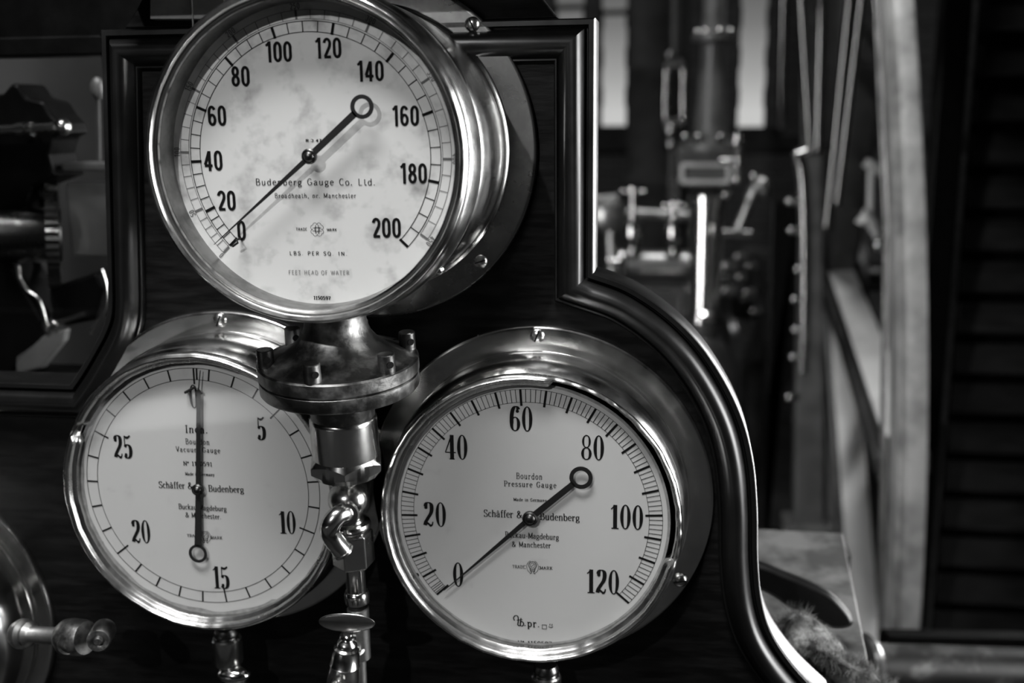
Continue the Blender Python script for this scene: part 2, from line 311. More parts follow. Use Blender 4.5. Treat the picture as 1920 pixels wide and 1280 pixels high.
TXT = {
 'a': (.56, [cv((.08, .5), (.16, .63), (.30, .64), (.38, .5), (.38, .12), (.44, 0), (.5, .02)), cv((.38, .38), (.2, .36), (.07, .22), (.1, .06), (.2, -.01), (.32, .05), (.38, .15))], [], []),
 'b': (.58, [ln((.1, 0), (.1, 1)), arc(.29, .32, .2, .33, 0, 360, 24)], [fs(.0, .1, 1)], []),
 'c': (.5, [arc(.27, .33, .2, .33, 45, 315, 20)], [], [(.39, .5, .05)]),
 'd': (.6, [ln((.46, 0), (.46, 1)), arc(.27, .32, .2, .33, 0, 360, 24)], [fs(.34, .46, 1), fs(.46, .56)], []),
 'e': (.52, [ln((.08, .36), (.46, .36)), arc(.27, .33, .2, .33, 5, 315, 22)], [], []),
 'f': (.38, [cv((.38, .92), (.30, 1.0), (.2, .95), (.17, .8), (.17, .0))], [fs(.04, .34, x), fs(.05, .32)], []),
 'g': (.56, [arc(.25, .40, .17, .25, 0, 360, 22), cv((.14, .18), (.12, .08), (.3, .04), (.46, -.03), (.44, -.2), (.25, -.27), (.07, -.19), (.1, -.06), (.2, .03)), ln((.38, .58), (.5, .66))], [], []),
 'h': (.62, [ln((.12, 0), (.12, 1)), cv((.12, .45), (.25, .64), (.38, .64), (.46, .5), (.46, 0))], [fs(.02, .12, 1), fs(.02, .22), fs(.36, .56)], []),
 'i': (.3, [ln((.14, 0), (.14, x))], [fs(.03, .14, x), fs(.03, .25)], [(.14, .88, .06)]),
 'k': (.6, [ln((.12, 0), (.12, 1)), ln((.14, .25), (.44, x)), ln((.24, .36), (.48, 0))], [fs(.02, .12, 1), fs(.02, .22), fs(.34, .54, x), fs(.38, .58)], []),
 'm': (.92, [ln((.12, 0), (.12, x)), cv((.12, .45), (.22, .63), (.35, .64), (.43, .5), (.43, 0)), cv((.43, .45), (.54, .63), (.66, .64), (.75, .5), (.75, 0))], [fs(.02, .12, x), fs(.02, .22), fs(.34, .52), fs(.66, .85)], []),
 'n': (.62, [ln((.12, 0), (.12, x)), cv((.12, .45), (.25, .64), (.38, .64), (.46, .5), (.46, 0))], [fs(.02, .12, x), fs(.02, .22), fs(.36, .56)], []),
 'o': (.56, [arc(.27, .33, .21, .33, 0, 360, 26)], [], []),
 'p': (.6, [ln((.12, -.28), (.12, x)), arc(.31, .33, .19, .33, 0, 360, 24)], [fs(.02, .12, x), fs(.02, .24, -.28)], []),
 'r': (.46, [ln((.12, 0), (.12, x)), cv((.12, .4), (.2, .58), (.32, .64), (.4, .58))], [fs(.02, .12, x), fs(.02, .25)], [(.39, .55, .055)]),
 's': (.46, [cv((.38, .53), (.3, .65), (.16, .64), (.08, .52), (.14, .39), (.31, .29), (.39, .16), (.3, .01), (.14, .01), (.06, .14))], [], []),
 't': (.4, [cv((.16, .9), (.16, .2), (.2, .02), (.3, .0), (.37, .1))], [fs(.03, .34, x)], []),
 'u': (.62, [cv((.12, x), (.12, .15), (.2, .0), (.34, .02), (.45, .2)), ln((.46, 0), (.46, x))], [fs(.02, .12, x), fs(.36, .46, x), fs(.46, .56)], []),
 'y': (.56, [ln((.08, x), (.28, .02)), cv((.46, x), (.3, .08), (.2, -.2), (.06, -.26))], [fs(.0, .18, x), fs(.37, .56, x)], []),
 'A': (.72, [ln((.06, 0), (.34, 1)), ln((.34, 1), (.62, 0)), ln((.16, .34), (.52, .34))], [fs(.0, .14), fs(.53, .7)], []),
 'B': (.68, [ln((.14, 0), (.14, 1)), cv((.14, 1), (.4, .99), (.52, .86), (.5, .62), (.36, .53), (.14, .53)), cv((.36, .53), (.56, .45), (.59, .2), (.46, .02), (.14, .0))], [fs(.02, .2), fs(.02, .2, 1)], []),
 'C': (.68, [arc(.36, .5, .28, .5, 45, 315, 26)], [ln((.57, .78), (.57, 1))], []),
 'D': (.72, [ln((.14, 0), (.14, 1)), cv((.14, 1), (.4, .98), (.6, .75), (.6, .25), (.4, .02), (.14, 0))], [fs(.02, .2), fs(.02, .2, 1)], []),
 'E': (.62, [ln((.14, 0), (.14, 1)), ln((.14, 1), (.54, 1)), ln((.14, .52), (.44, .52)), ln((.14, 0), (.56, 0))], [fs(.02, .2), fs(.02, .2, 1)], []),
 'F': (.6, [ln((.14, 0), (.14, 1)), ln((.14, 1), (.54, 1)), ln((.14, .52), (.44, .52))], [fs(.02, .28), fs(.02, .2, 1)], []),
 'G': (.74, [arc(.36, .5, .28, .5, 45, 330, 26)+[(.62, .4)], ln((.42, .42), (.66, .42))], [ln((.57, .78), (.57, 1))], []),
 'H': (.74, [ln((.14, 0), (.14, 1)), ln((.6, 0), (.6, 1)), ln((.14, .52), (.6, .52))], [], []),
 'I': (.36, [ln((.17, 0), (.17, 1))], [fs(.04, .3), fs(.04, .3, 1)], []),
 'K': (.7, [ln((.14, 0), (.14, 1)), ln((.14, .38), (.58, 1)), ln((.3, .58), (.6, 0))], [fs(.02, .24), fs(.02, .24, 1), fs(.5, .68), fs(.46, .66, 1)], []),
 'L': (.6, [ln((.14, 0), (.14, 1)), ln((.14, 0), (.54, 0))], [fs(.02, .26, 1)], []),
 'M': (.86, [ln((.12, 0), (.12, 1)), ln((.12, 1), (.43, .1)), ln((.43, .1), (.74, 1)), ln((.74, 1), (.74, 0))], [fs(.02, .2), fs(.02, .14, 1), fs(.64, .84), fs(.72, .84, 1)], []),
 'N': (.76, [ln((.12, 0), (.12, 1)), ln((.12, 1), (.62, 0)), ln((.62, 0), (.62, 1))], [fs(.02, .22), fs(.02, .14, 1), fs(.52, .72, 1)], []),
 'O': (.76, [arc(.37, .5, .3, .5, 0, 360, 30)], [], []),
 'P': (.64, [ln((.14, 0), (.14, 1)), cv((.14, 1), (.42, .99), (.56, .85), (.55, .6), (.4, .47), (.14, .46))], [fs(.02, .28), fs(.02, .2, 1)], []),
 'Q': (.78, [arc(.37, .5, .3, .5, 0, 360, 30), ln((.42, .22), (.68, -.08))], [], []),
 'R': (.7, [ln((.14, 0), (.14, 1)), cv((.14, 1), (.42, .99), (.55, .86), (.54, .63), (.4, .51), (.14, .5)), ln((.36, .5), (.6, 0))], [fs(.02, .26), fs(.02, .2, 1), fs(.56, .68)], []),
 'S': (.62, [cv((.52, .8), (.42, .98), (.22, .99), (.1, .83), (.14, .62), (.42, .44), (.54, .25), (.44, .03), (.2, .0), (.07, .18))], [ln((.52, .75), (.52, 1)), ln((.07, .0), (.07, .25))], []),
 'T': (.66, [ln((.32, 0), (.32, 1)), ln((.05, 1), (.59, 1))], [fs(.22, .42), ln((.05, .82), (.05, 1)), ln((.59, .82), (.59, 1))], []),
 'V': (.7, [ln((.06, 1), (.34, 0)), ln((.34, 0), (.62, 1))], [fs(.0, .18, 1), fs(.52, .7, 1)], []),
 'W': (.98, [ln((.05, 1), (.25, 0)), ln((.25, 0), (.48, .95)), ln((.48, .95), (.7, 0)), ln((.7, 0), (.92, 1))], [], []),
 '&': (.78, [cv((.68, .45), (.55, .18), (.38, .0), (.16, .02), (.07, .22), (.2, .46), (.4, .66), (.42, .88), (.3, .99), (.18, .88), (.2, .68), (.42, .35), (.7, .02))], [], []),
 '-': (.4, [ln((.06, .34), (.34, .34))], [], []),
 '.': (.28, [], [], [(.12, .05, .075)]), ',': (.28, [cv((.14, .06), (.15, -.06), (.06, -.18))], [], [(.12, .05, .075)]), ' ': (.42, [], [], []),
 '0': (.6, [arc(.28, .5, .22, .5, 0, 360, 26)], [], []), '1': (.46, [ln((.24, 0), (.24, 1)), ln((.08, .78), (.24, 1))], [fs(.08, .4)], []),
 '3': (.58, [arc(.26, .75, .19, .25, 160, -90, 16), arc(.26, .26, .21, .26, 90, -160, 16)], [], []),
 '4': (.6, [ln((.4, 0), (.4, 1)), ln((.4, 1), (.06, .3)), ln((.06, .28), (.54, .28))], [], []),
 '5': (.58, [ln((.46, 1), (.13, 1)), ln((.13, 1), (.1, .56)), arc(.26, .32, .21, .32, 130, -150, 18)], [], []),
 '7': (.56, [ln((.06, 1), (.5, 1)), cv((.5, 1), (.3, .5), (.22, 0))], [ln((.06, .84), (.06, 1))], []),
 '8': (.6, [arc(.28, .76, .18, .24, 0, 360, 22), arc(.28, .26, .22, .26, 0, 360, 22)], [], []),
 '9': (.6, [arc(.28, .7, .2, .29, 0, 360, 24), cv((.48, .7), (.46, .35), (.36, .06), (.14, .0))], [], []),
 '2': (.56, [cv((.08, .76), (.14, .94), (.28, 1), (.42, .92), (.44, .72), (.3, .42), (.07, .02)), ln((.06, 0), (.5, 0))], [], []),
 '6': (.6, [arc(.28, .3, .2, .29, 0, 360, 24), cv((.08, .3), (.1, .65), (.2, .94), (.42, 1))], [], []),
}
TXT['\u00e4'] = (TXT['a'][0], TXT['a'][1], [ln((.12, .78), (.22, .94)), ln((.22, .94), (.34, .78))], [])
TXT['\u00b0'] = (.34, [arc(.14, .78, .1, .16, 0, 360, 16)], [], [])
LAYER = [0]
def lift(mb, k0):
    LAYER[0] = (LAYER[0]+1) % 12
    for i in range(k0, len(mb.v)): mb.v[i].y -= LAYER[0]*5e-6
def ring(mb, cx, cy, rx, ry, ix, iy, M, n=48):
    vs = []; k0 = len(mb.v)
    for i in range(n):
        a = 2*PI*i/n; c, s_ = math.cos(a), math.sin(a)
        vs.append(M(cx+rx*c, cy+ry*s_)); q = 2/2.9
        vs.append(M(cx+ix*math.copysign(abs(c)**q, c), cy+iy*math.copysign(abs(s_)**q, s_)))
    mb.add(vs, [[2*i, 2*i+1, (2*i+3) % (2*n), (2*i+2) % (2*n)] for i in range(n)]); lift(mb, k0)
def ribbon(mb, pts, tk, tn, M, closed=False):
    if pts[0] == 'ring': return ring(mb, *pts[1:], M)
    k0 = len(mb.v)
    m = len(pts)
    if m < 2: return
    dx = abs(pts[0][0]-pts[-1][0])+abs(pts[0][1]-pts[-1][1]); closed = dx < 1e-6 and m > 4
    if closed: pts = pts[:-1]; m -= 1
    vs = []
    for i in range(m):
        a = pts[(i-1) % m] if closed or i else pts[i]; b = pts[(i+1) % m] if closed or i < m-1 else pts[i]
        tx, ty = b[0]-a[0], b[1]-a[1]; l = math.hypot(tx, ty) or 1; tx /= l; ty /= l
        w = (tn+(tk-tn)*abs(ty)**1.6)/2
        vs.append(M(pts[i][0]-ty*w, pts[i][1]+tx*w)); vs.append(M(pts[i][0]+ty*w, pts[i][1]-tx*w))
    fs_ = [[2*i, 2*i+1, (2*i+3) % (2*m), (2*i+2) % (2*m)] for i in range(m if closed else m-1)]
    mb.add(vs, fs_); lift(mb, k0)
def disc(mb, cx, cy, r, M, n=16):
    k0 = len(mb.v); mb.add([M(cx+r*math.cos(2*PI*i/n), cy+r*math.sin(2*PI*i/n)) for i in range(n)], [list(range(n))]); lift(mb, k0)
def advance(font, s, sp): return sum(font[c][0] for c in s)+sp*(len(s)-1)
def write(mb, font, s, M, tk, tn, sp=0.0, serif=True, st=None):
    x0 = 0
    for ch in s:
        adv, strokes, ser, balls = font[ch]
        Mg = (lambda a, b, x0=x0: M(x0+a, b))
        for p in strokes: ribbon(mb, p, tk, tn, Mg)
        if serif:
            for p in ser: ribbon(mb, p, st or tn*1.15, st or tn*1.15, Mg)
        for (a, b, r) in balls:
            if serif or ch in '.,i': disc(mb, a, b, r, Mg)
        if font is DIDOT and ch == '2':
            ribbon(mb, cv((.05, .05), (.12, .13), (.2, .10), (.27, .04), (.34, .08), (.37, .2)), .05, .11, Mg); disc(mb, .085, .085, .045, Mg)
        if font is DIDOT and ch == '5':
            ribbon(mb, cv((.075, .95), (.16, .89), (.25, .90), (.345, .98)), .05, .10, Mg)
        x0 += adv+sp
EPS = .00025
def frame(px, py, Y, capx, ang=0.0, sx_=1.0, pyR=None, pxR=None, total=None):
    o = at(px, py, Y-EPS); h = capx*mpp(px, py, Y)
    if pxR is not None:
        e = at(pxR, pyR if pyR is not None else py, Y-EPS)-o; ux = e/total
        v = Vector((-e.z, 0, e.x)).normalized()*h
    else:
        ux = Vector((math.cos(ang), 0, math.sin(ang)))*h*sx_; v = Vector((-math.sin(ang), 0, math.cos(ang)))*h
    return lambda a, b: o+ux*a+v*b
def text_fit(mb, s, pxL, pxR, py, Y, cap, tk, tn=None, sp=.06, serif=True, pyR=None):
    tn = tk if tn is None else tn
    tot = advance(TXT, s, sp)
    if pyR is None: pyR = py+(pxR-pxL)*.035*(1 if py > 560 else 0)
    write(mb, TXT, s, frame(pxL, py, Y, cap, pxR=pxR, pyR=pyR, total=tot), tk, tn, sp, serif)
def number(mb, font, s, cx, cy, Y, hpx, tk, tn, xs=1.0, sp=0.0, serif=True, st=None):
    h = hpx*mpp(cx, cy, Y); c = at(cx, cy, Y-EPS); tot = advance(font, s, sp)-.04
    M = lambda a, b: c+Vector(((a-tot/2)*h*xs, 0, (b-.5)*h))
    write(mb, font, s, M, tk, tn, sp, serif, st)

def polar(c, Y, r, deg):
    a = math.radians(deg); return Vector((c[0]+r*math.sin(a), Y-EPS, c[1]+r*math.cos(a)))
def tick(mb, c, Y, r0, r1, deg, w):
    a = math.radians(deg); t = Vector((math.cos(a), 0, -math.sin(a)))*w/2
    p, q = polar(c, Y, r0, deg), polar(c, Y, r1, deg); k0 = len(mb.v); mb.add([p-t, p+t, q+t, q-t], [[0, 1, 2, 3]]); lift(mb, k0)
def arcline(mb, c, Y, r, d0, d1, w, n=120):
    vs = []
    for i in range(n+1):
        d = d0+(d1-d0)*i/n; vs += [polar(c, Y, r-w/2, d), polar(c, Y, r+w/2, d)]
    mb.add(vs, [[2*i, 2*i+1, 2*i+3, 2*i+2] for i in range(n)])
def interp(tab, v):
    k = sorted(tab)
    for a, b in zip(k, k[1:]):
        if v <= b: return tab[a]+(tab[b]-tab[a])*(v-a)/(b-a)
    return tab[k[-1]]+(tab[k[-1]]-tab[k[-2]])*(v-k[-1])/(k[-1]-k[-2])
def disc_face(mb, c, Y, r, n=96):
    mb.add([(c[0], Y, c[1])]+[polar(c, Y+EPS, r, 360*i/n) for i in range(n)], [[0, 1+i, 1+(i+1) % n] for i in range(n)])

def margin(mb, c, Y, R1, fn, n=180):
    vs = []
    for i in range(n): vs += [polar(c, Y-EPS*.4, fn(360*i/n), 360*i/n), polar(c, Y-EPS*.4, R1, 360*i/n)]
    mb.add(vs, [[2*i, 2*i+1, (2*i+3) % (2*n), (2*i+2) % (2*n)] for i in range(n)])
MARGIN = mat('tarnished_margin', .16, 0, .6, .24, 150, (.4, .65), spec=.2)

# ================================================================== the setting
FZ = -2.75
w = MB(); WY = 9.0
def wall_span(x0, x1, z0, z1): w.box(((x0+x1)/2, WY+.15, (z0+z1)/2), (x1-x0, .3, z1-z0))
wins = [(1037, 1097, 27), (1124, 1177, 236), (1384, 1441, 238)]
sill = at(1150, 236, WY).z
ed = []
for a, b, yb in wins:
    ed.append((at(a, 120, WY).x, at(b, 120, WY).x, at((a+b)/2, yb if yb > 100 else 236, WY).z))
xl = -7.0
top = 3.4
for (a, b, zb) in ed:
    wall_span(xl, a, FZ, top); wall_span(a, b, FZ, zb); wall_span(a, b, 2.6, top); xl = b
wall_span(xl, 6.5, FZ, top)
obj('wall_back', w, BRICK, smooth=0, kind='structure')
f = MB(); f.box((0, 4, FZ-.05), (16, 12, .1)); obj('floor', f, FLOOR, smooth=0, kind='structure')
for i, (a, b, zb) in enumerate(ed):
    g = MB()
    for xx, sgn in ((a, 1), (b, -1)):          # toothed stone jambs
        for k in range(16):
            z0 = zb+k*.17; ww = .022 if k % 2 else .012
            g.box((xx+sgn*ww/2, WY+.1, z0+.085), (ww, .16, .168))
    for zz in ((at(1150, 22, WY).z,) if i == 1 else ((at(1066, 12, WY).z,) if i == 0 else ())): g.box(((a+b)/2, WY+.1, zz), (b-a, .05, .045))
    g.box(((a+b)/2, WY-.02, zb-.05), (b-a+.12, .1, .1))
    wo = obj('window_%d' % (i+1), g, STONE, smooth=0, kind='structure')
    p = MB(); p.box(((a+b)/2, WY+.14, (zb+2.6)/2), (b-a, .006, 2.6-zb)); obj('pane', p, PANE, wo, smooth=0)
t_ = MB(); t_.box((0, WY-.04, at(1300, 268, WY).z), (14, .1, .12)); obj('trim_1', t_, STONE, smooth=0, kind='structure')

# ================================================================== gauge board
XC = -.2186
right = [at(1113, 33, -.006), at(1113, 512, -.006)]
xr = right[1].x; right[0].x = xr
arc_px = [(1113, 512), (1180, 537), (1250, 583), (1310, 641), (1360, 714), (1395, 790), (1414, 870), (1421, 960), (1422, 1050), (1430, 1130), (1452, 1195), (1500, 1262), (1560, 1320)]
ap = spline([at(a, b, -.006) for a, b in arc_px], 5)
rs = [right[0]]+ap+[Vector((ap[-1].x+.02, 0, -.62))]
lp_px = [(130, 720), (150, 690), (172, 652), (189, 620), (199, 590), (201, 555)]
lft = spline([at(a, b, -.006) for a, b in lp_px], 5)
xl_ = lft[-1].x; ze = lft[0].z
loop = [(p.x, p.z) for p in rs]+[(-.98, -.62), (-.98, ze)]+[(p.x, p.z) for p in lft]+[(at(188, 60, -.006).x, right[0].z)]      # clockwise from top right
XB = (xl_+xr)/2
def inset(lp, d):
    n = len(lp); o = []
    for i in range(n):
        p0, p, p1 = Vector(lp[i-1]), Vector(lp[i]), Vector(lp[(i+1) % n])
        t0 = (p-p0).normalized(); t1 = (p1-p).normalized()
        n0 = Vector((t0.y, -t0.x)); n1 = Vector((t1.y, -t1.x)); m = (n0+n1); m = m/max(.25, (1+n0.dot(n1)))
        o.append(p+m*d)
    return o
bt = thing('gauge_board', 'black wooden gauge board with rounded shoulders and raised moulding carrying the brass gauges', 'board', (XC, .016, -.62))
b = MB(); inn = inset(loop, .004); b.prism([(p.x, 0.0, p.y) for p in inn], (0, .03, 0)); obj('panel', b, WOOD, bt, smooth=30)
prof = [(0, .03), (0, -.0045), (.001, -.006), (.0042, -.006), (.0048, -.0045), (.005, -.0005), (.0062, -.0005), (.0064, -.0030), (.0072, -.0062), (.0088, -.0095), (.0108, -.0122), (.0132, -.0138), (.0158, -.0142), (.0185, -.0132), (.0210, -.0108), (.0232, -.0075), (.0248, -.0042), (.0256, -.0030), (.0262, -.0045), (.0272, -.0048), (.0280, -.0035), (.0284, .0002)]
m = MB(); n = len(loop); vs = []; K = len(prof)
rings = [inset(loop, d) for d, _ in prof]
for i in range(n):
    for k in range(K): vs.append((rings[k][i].x, prof[k][1], rings[k][i].y))
m.add(vs, [[i*K+k, ((i+1) % n)*K+k, ((i+1) % n)*K+k+1, i*K+k+1] for i in range(n) for k in range(K-1)])
obj('moulding', m, LACQ, bt, smooth=38)
# crest above the board
zt = right[0].z
c = MB(); cr_ = [at(1044, 32, .0), at(1012, -8, .0), at(985, -50, 0), at(985, -160, 0)]
cp = [(p.x, p.z) for p in cr_]; cp = cp+[(2*XB-a, b_) for a, b_ in reversed(cp)]
c.prism([(a, .004, max(b_, zt+.0005)) for a, b_ in cp], (0, .02, 0)); obj('crest', c, WOOD, bt, smooth=0, bevel=.001)
cn = MB(); cn.box((XC, -.026, .122), (.36, .092, .045)); obj('shade_block', cn, WOOD, bt, smooth=0, bevel=.003)  # unseen block added above the frame to shade the top moulding
pl = MB(); q = [at(281, -60, -.01), at(281, 36, -.01), at(362, 36, -.01), at(420, 36, -.01), at(420, -60, -.01)]
pl.prism([q[0], q[1], q[3], q[4]], (0, .011, 0)); pl.box((q[2]+Vector((0, -.0005, .02))), (.0012, .002, .07))
tag(obj('top_plate', pl, PLATE, smooth=0, bevel=.0006, loc=q[1]), 'small dull grey plate fixed at the top left corner of the gauge board', 'plate')

# ================================================================== gauges
def slot_screw(c, r, ax, ang, parent, name='mounting_screw'):
    c = Vector(c); ax = Vector(ax).normalized(); s = MB()
    pr = [(0, r*.62), (r*.3, r*.60), (r*.62, r*.48), (r*.86, r*.28), (r, r*.05), (r, -.0005)]
    s.lathe(pr, c, ax, 28)
    o = obj(name, s, BRASS_WORN, parent)
    s2 = MB(); d = Vector((math.cos(ang), 0, math.sin(ang))); s2.bar(c-d*r*.8+ax*r*.58, c+d*r*.8+ax*r*.58, r*.20, r*.10, side=ax); obj('slot_shade', s2, HOLE_SHADE, o, smooth=0)
    return o
def wob(seed, amp, kmin, freq=7.0):
    def fn(a, r, h, k):
        if k < kmin: return r, h
        e = noise.noise((math.cos(a)*freq, math.sin(a)*freq, seed))+.6*noise.noise((math.cos(a)*freq*3.1, math.sin(a)*freq*3.1, seed+5))
        e2 = noise.noise((math.cos(a)*freq*2, math.sin(a)*freq*2, seed+9))
        return r+amp*e, h+amp*.8*e2
    return fn
def pointer(parent, hub, ring, tip, Y, rO, rI, w0, w1, w2, spade=False):
    H, Rg, T = at(*hub, Y), at(*ring, Y), at(*tip, Y); s = mpp(*hub, Y); th = Vector((0, -.0008, 0))
    d = (H-Rg).normalized(); nrm = Vector((-d.z, 0, d.x))
    p = MB()
    a0 = Rg+d*(rI+ (rO-rI)*.5)*s
    if spade:
        Lp = (T-H).length; q = H+d*Lp*.80; q2 = H+d*Lp*.845
        poly = [a0-nrm*w0*s, H-nrm*w1*s, q-nrm*w1*.8*s, q+d*.001-nrm*w1*1.7*s, q2-nrm*.9*s, T-nrm*.35*s, T+nrm*.35*s, q2+nrm*.9*s, q+d*.001+nrm*w1*1.7*s, q+nrm*w1*.8*s, H+nrm*w1*s, a0+nrm*w0*s]
    else: poly = [a0-nrm*w0*s, H-nrm*w1*s, H+d*.004-nrm*w2*s, T-nrm*.4*s, T+nrm*.4*s, H+d*.004+nrm*w2*s, H+nrm*w1*s, a0+nrm*w0*s]
    p.prism(poly, th)
    p.lathe([(rO*s, 0), (rO*s, .0008), (rI*s, .0008), (rI*s, 0), (rO*s, 0)], Rg, (0, -1, 0), 48)
    po = obj('pointer', p, INK_M, parent, smooth=30)
    h = MB(); rr = 14.5*s if not spade else 11.5*s
    h.lathe([(rr, .0), (rr, .002), (rr*.8, .0028), (rr*.74, .0022), (rr*.6, .0034), (rr*.3, .0042), (0, .0044)], H, (0, -1, 0), 32)
    h.cyl(H, H+Vector((0, .005, 0)), rr*.5)
    obj('hub_cap', h, STEELD, po); return po
INK_M = mat('blackened_steel', .008, 0, .55, spec=.2)

# ---- large gauge, 0 to 200
def gauge_flange(parent, c, R, Rb, n=128, m_=None):
    f_ = MB(); f_.lathe([(Rb-.004, 0), (R, 0), (R, -.0042), (R-.0006, -.0055), (R-.0018, -.006), (R-.0026, -.006), (Rb+.002, -.006), (Rb-.001, -.006)], (c[0], 0, c[1]), (0, 1, 0), n)
    return obj('mounting_flange', f_, m_ or BRASS, parent)
c1 = (-.2186, -.0225); Y1 = -.124
g1 = thing('pressure_gauge', 'topmost and largest brass pressure gauge with dial marked 0 to 200', 'gauge', (c1[0], 0, c1[1]))
gauge_flange(g1, c1, .1203, .100, 128, BRASS_DARK)
m = MB(); m.lathe([(.1018, -.0055), (.1012, -.0078), (.0992, -.0092), (.0982, -.012), (.0985, -.020), (.0992, -.040), (.0997, -.060), (.0999, -.078), (.0997, -.094), (.0992, -.1028), (.0984, -.1048), (.0965, -.1053)], (c1[0], 0, c1[1]), (0, 1, 0), 128); obj('case_body', m, BRASS, g1)
m = MB(); m.lathe([(.0965, -.1064), (.0988, -.1066), (.1000, -.1080), (.1008, -.1120), (.1011, -.118), (.1008, -.126), (.1000, -.133), (.0992, -.1375), (.0982, -.1410), (.0985, -.1428), (.0979, -.1448), (.0962, -.1460), (.0944, -.1456), (.0934, -.1442), (.0932, -.1425), (.0918, -.1432), (.0908, -.1425), (.0905, -.1405)], (c1[0], 0, c1[1]), (0, 1, 0), 160, wob(3, .0002, 8)); obj('bezel', m, BRASS, g1)
m = MB(); m.lathe([(.0905, -.1400), (.0898, -.1239)], (c1[0], 0, c1[1]), (0, 1, 0), 128); obj('reflector_ring', m, BRASS_IN, g1)
d = MB(); cs = (-.2187, -.0221)
disc_face(d, c1, Y1, .0900)
d.mi = 1
LB = {0: -133.8, 20: -115.1, 40: -92.1, 60: -67.6, 80: -41.6, 100: -16.3, 120: 11.8, 140: 41.0, 160: 70.9, 180: 101.6, 200: 133.7}
Ro, Ri = .0786, .0724
arcline(d, cs, Y1, Ro, -133.8, 133.7, .00042); arcline(d, cs, Y1, Ri, -133.8, 133.7, .00042)
for v in range(0, 201, 5):
    a = interp(LB, v)
    if v % 20 == 0: tick(d, cs, Y1, Ri-.0006, Ro, a, .0017)
    else: tick(d, cs, Y1, Ri, Ro, a, .00055)
for s, px, py in (('0', 453, 432), ('20', 425, 376), ('40', 400, 301), ('60', 407, 217), ('80', 451, 143), ('100', 522, 97), ('120', 615, 90), ('140', 694, 133), ('160', 760, 217), ('180', 775, 325), ('200', 725, 427)):
    number(d, GROT, s, px, py, Y1, 38.5, .145, .135, .98, .02, st=.12)
text_fit(d, 'Budenberg Gauge Co. Ltd.', 479, 704, 347, Y1, 12, .105, .095, .14, False)
text_fit(d, 'Broadheath, nr. Manchester', 515, 668, 371, Y1, 8.8, .12, .10, .14, False)
text_fit(d, 'LBS. PER SQ. IN.', 543, 651, 478, Y1, 7, .15, .13, .3, False, 479)
text_fit(d, 'TRADE', 555, 576, 432, Y1, 5, .16, .14, .1, False); text_fit(d, 'MARK', 613, 631.5, 433, Y1, 5, .16, .14, .1, False)
text_fit(d, '1150597', 588, 620, 561, Y1, 6.5, .2, .16, .05, True); text_fit(d, 'R.3.47', 573, 603, 266, Y1, 5, .2, .18, .1, False)
o_ = at(594.5, 430, Y1-EPS); s_ = mpp(594, 430, Y1); Me = lambda a, b: o_+Vector((a*s_, 0, b*s_))
for i in range(4):
    sa, sb = ((1, 1), (-1, 1), (-1, -1), (1, -1))[i]
    ribbon(d, arc(sa*4.0, sb*8.4, 4.0, 4.0, 0 if sb > 0 else 180, 180 if sb > 0 else 360, 12), .7, .7, Me)
    ribbon(d, arc(sa*8.4, sb*4.0, 4.0, 4.0, -90 if sa > 0 else 90, 90 if sa > 0 else 270, 12), .7, .7, Me)
for v in (-2.9, 2.9):
    ribbon(d, [(v, -8.5), (v, 8.5)], 1.0, 1.0, Me); ribbon(d, [(-8.5, v), (8.5, v)], 1.0, 1.0, Me)
for v in (-4.5, 4.5):
    ribbon(d, [(v, -4.2), (v, 4.2)], .6, .6, Me); ribbon(d, [(-4.2, v), (4.2, v)], .6, .6, Me)
d.mi = 2
text_fit(d, 'FEET HEAD OF WATER', 541, 655, 514, Y1, 7.5, .15, .13, .16, False, 515)
d.mi = 3
ft = lambda v: interp(LB, v/2.308)
Fo, Fi = .0850, .0797
arcline(d, cs, Y1, Fi, ft(0), ft(450), .0003); arcline(d, cs, Y1, Fo, ft(0), ft(450), .0003)
for v in range(0, 451, 10):
    if v % 50 == 0: tick(d, cs, Y1, Fi, Fo+.0003, ft(v), .0014)
    else: tick(d, cs, Y1, Fi, Fo, ft(v), .00042)
for v in range(0, 451, 50):
    s = str(v); a = ft(v); c_ = polar(cs, Y1, .0873, a); ang = -math.radians(a)
    ex = Vector((math.cos(ang), 0, math.sin(ang))); ey = Vector((-math.sin(ang), 0, math.cos(ang))); tot = advance(GROT, s, .08); hh = .0038
    # figures read along the arc
    write(d, GROT, s, lambda p_, q_: c_+ex*(p_-tot/2)*hh+ey*(q_-.5)*hh, .13, .12, .08)
INK3 = mat('grey_ink', .10, 0, .6, spec=.2)
obj('dial', d, [PAPER, INK, INK2, INK3], g1, smooth=0)
pointer(g1, (581, 293), (679, 200), (402, 458), Y1-.0085, 22, 14.5, 6.5, 6.0, 4.6)
sp = MB(); a0 = at(452, 447, Y1); sp.tube([a0, a0+Vector((0, -.007, 0)), at(446, 455, Y1-.0085), at(436, 462, Y1-.008)], .0007, 8); obj('stop_pin', sp, INK_M, g1)
gl = MB(); gl.lathe([(0, -.1388), (.0902, -.1388), (.0902, -.1404), (0, -.1404)], (c1[0], 0, c1[1]), (0, 1, 0), 96); obj('glass', gl, GLASS, g1)
for px, py in ((885, 45), (901, 490)):
    p_ = at(px, py, -.007)
    for sgn in (1, -1):
        slot_screw((c1[0]+sgn*(p_.x-c1[0]), -.006, p_.z), .0052, (0, -1, 0), .3 if py > 100 else 2.0, g1)
# lug on bezel seam
p_ = at(820, 508, -.112); m = MB(); m.sphere((p_.x, -.1065, p_.z), .0032, 14, (1, 1.3, 1)); obj('bezel_clip', m, CHROME, g1)

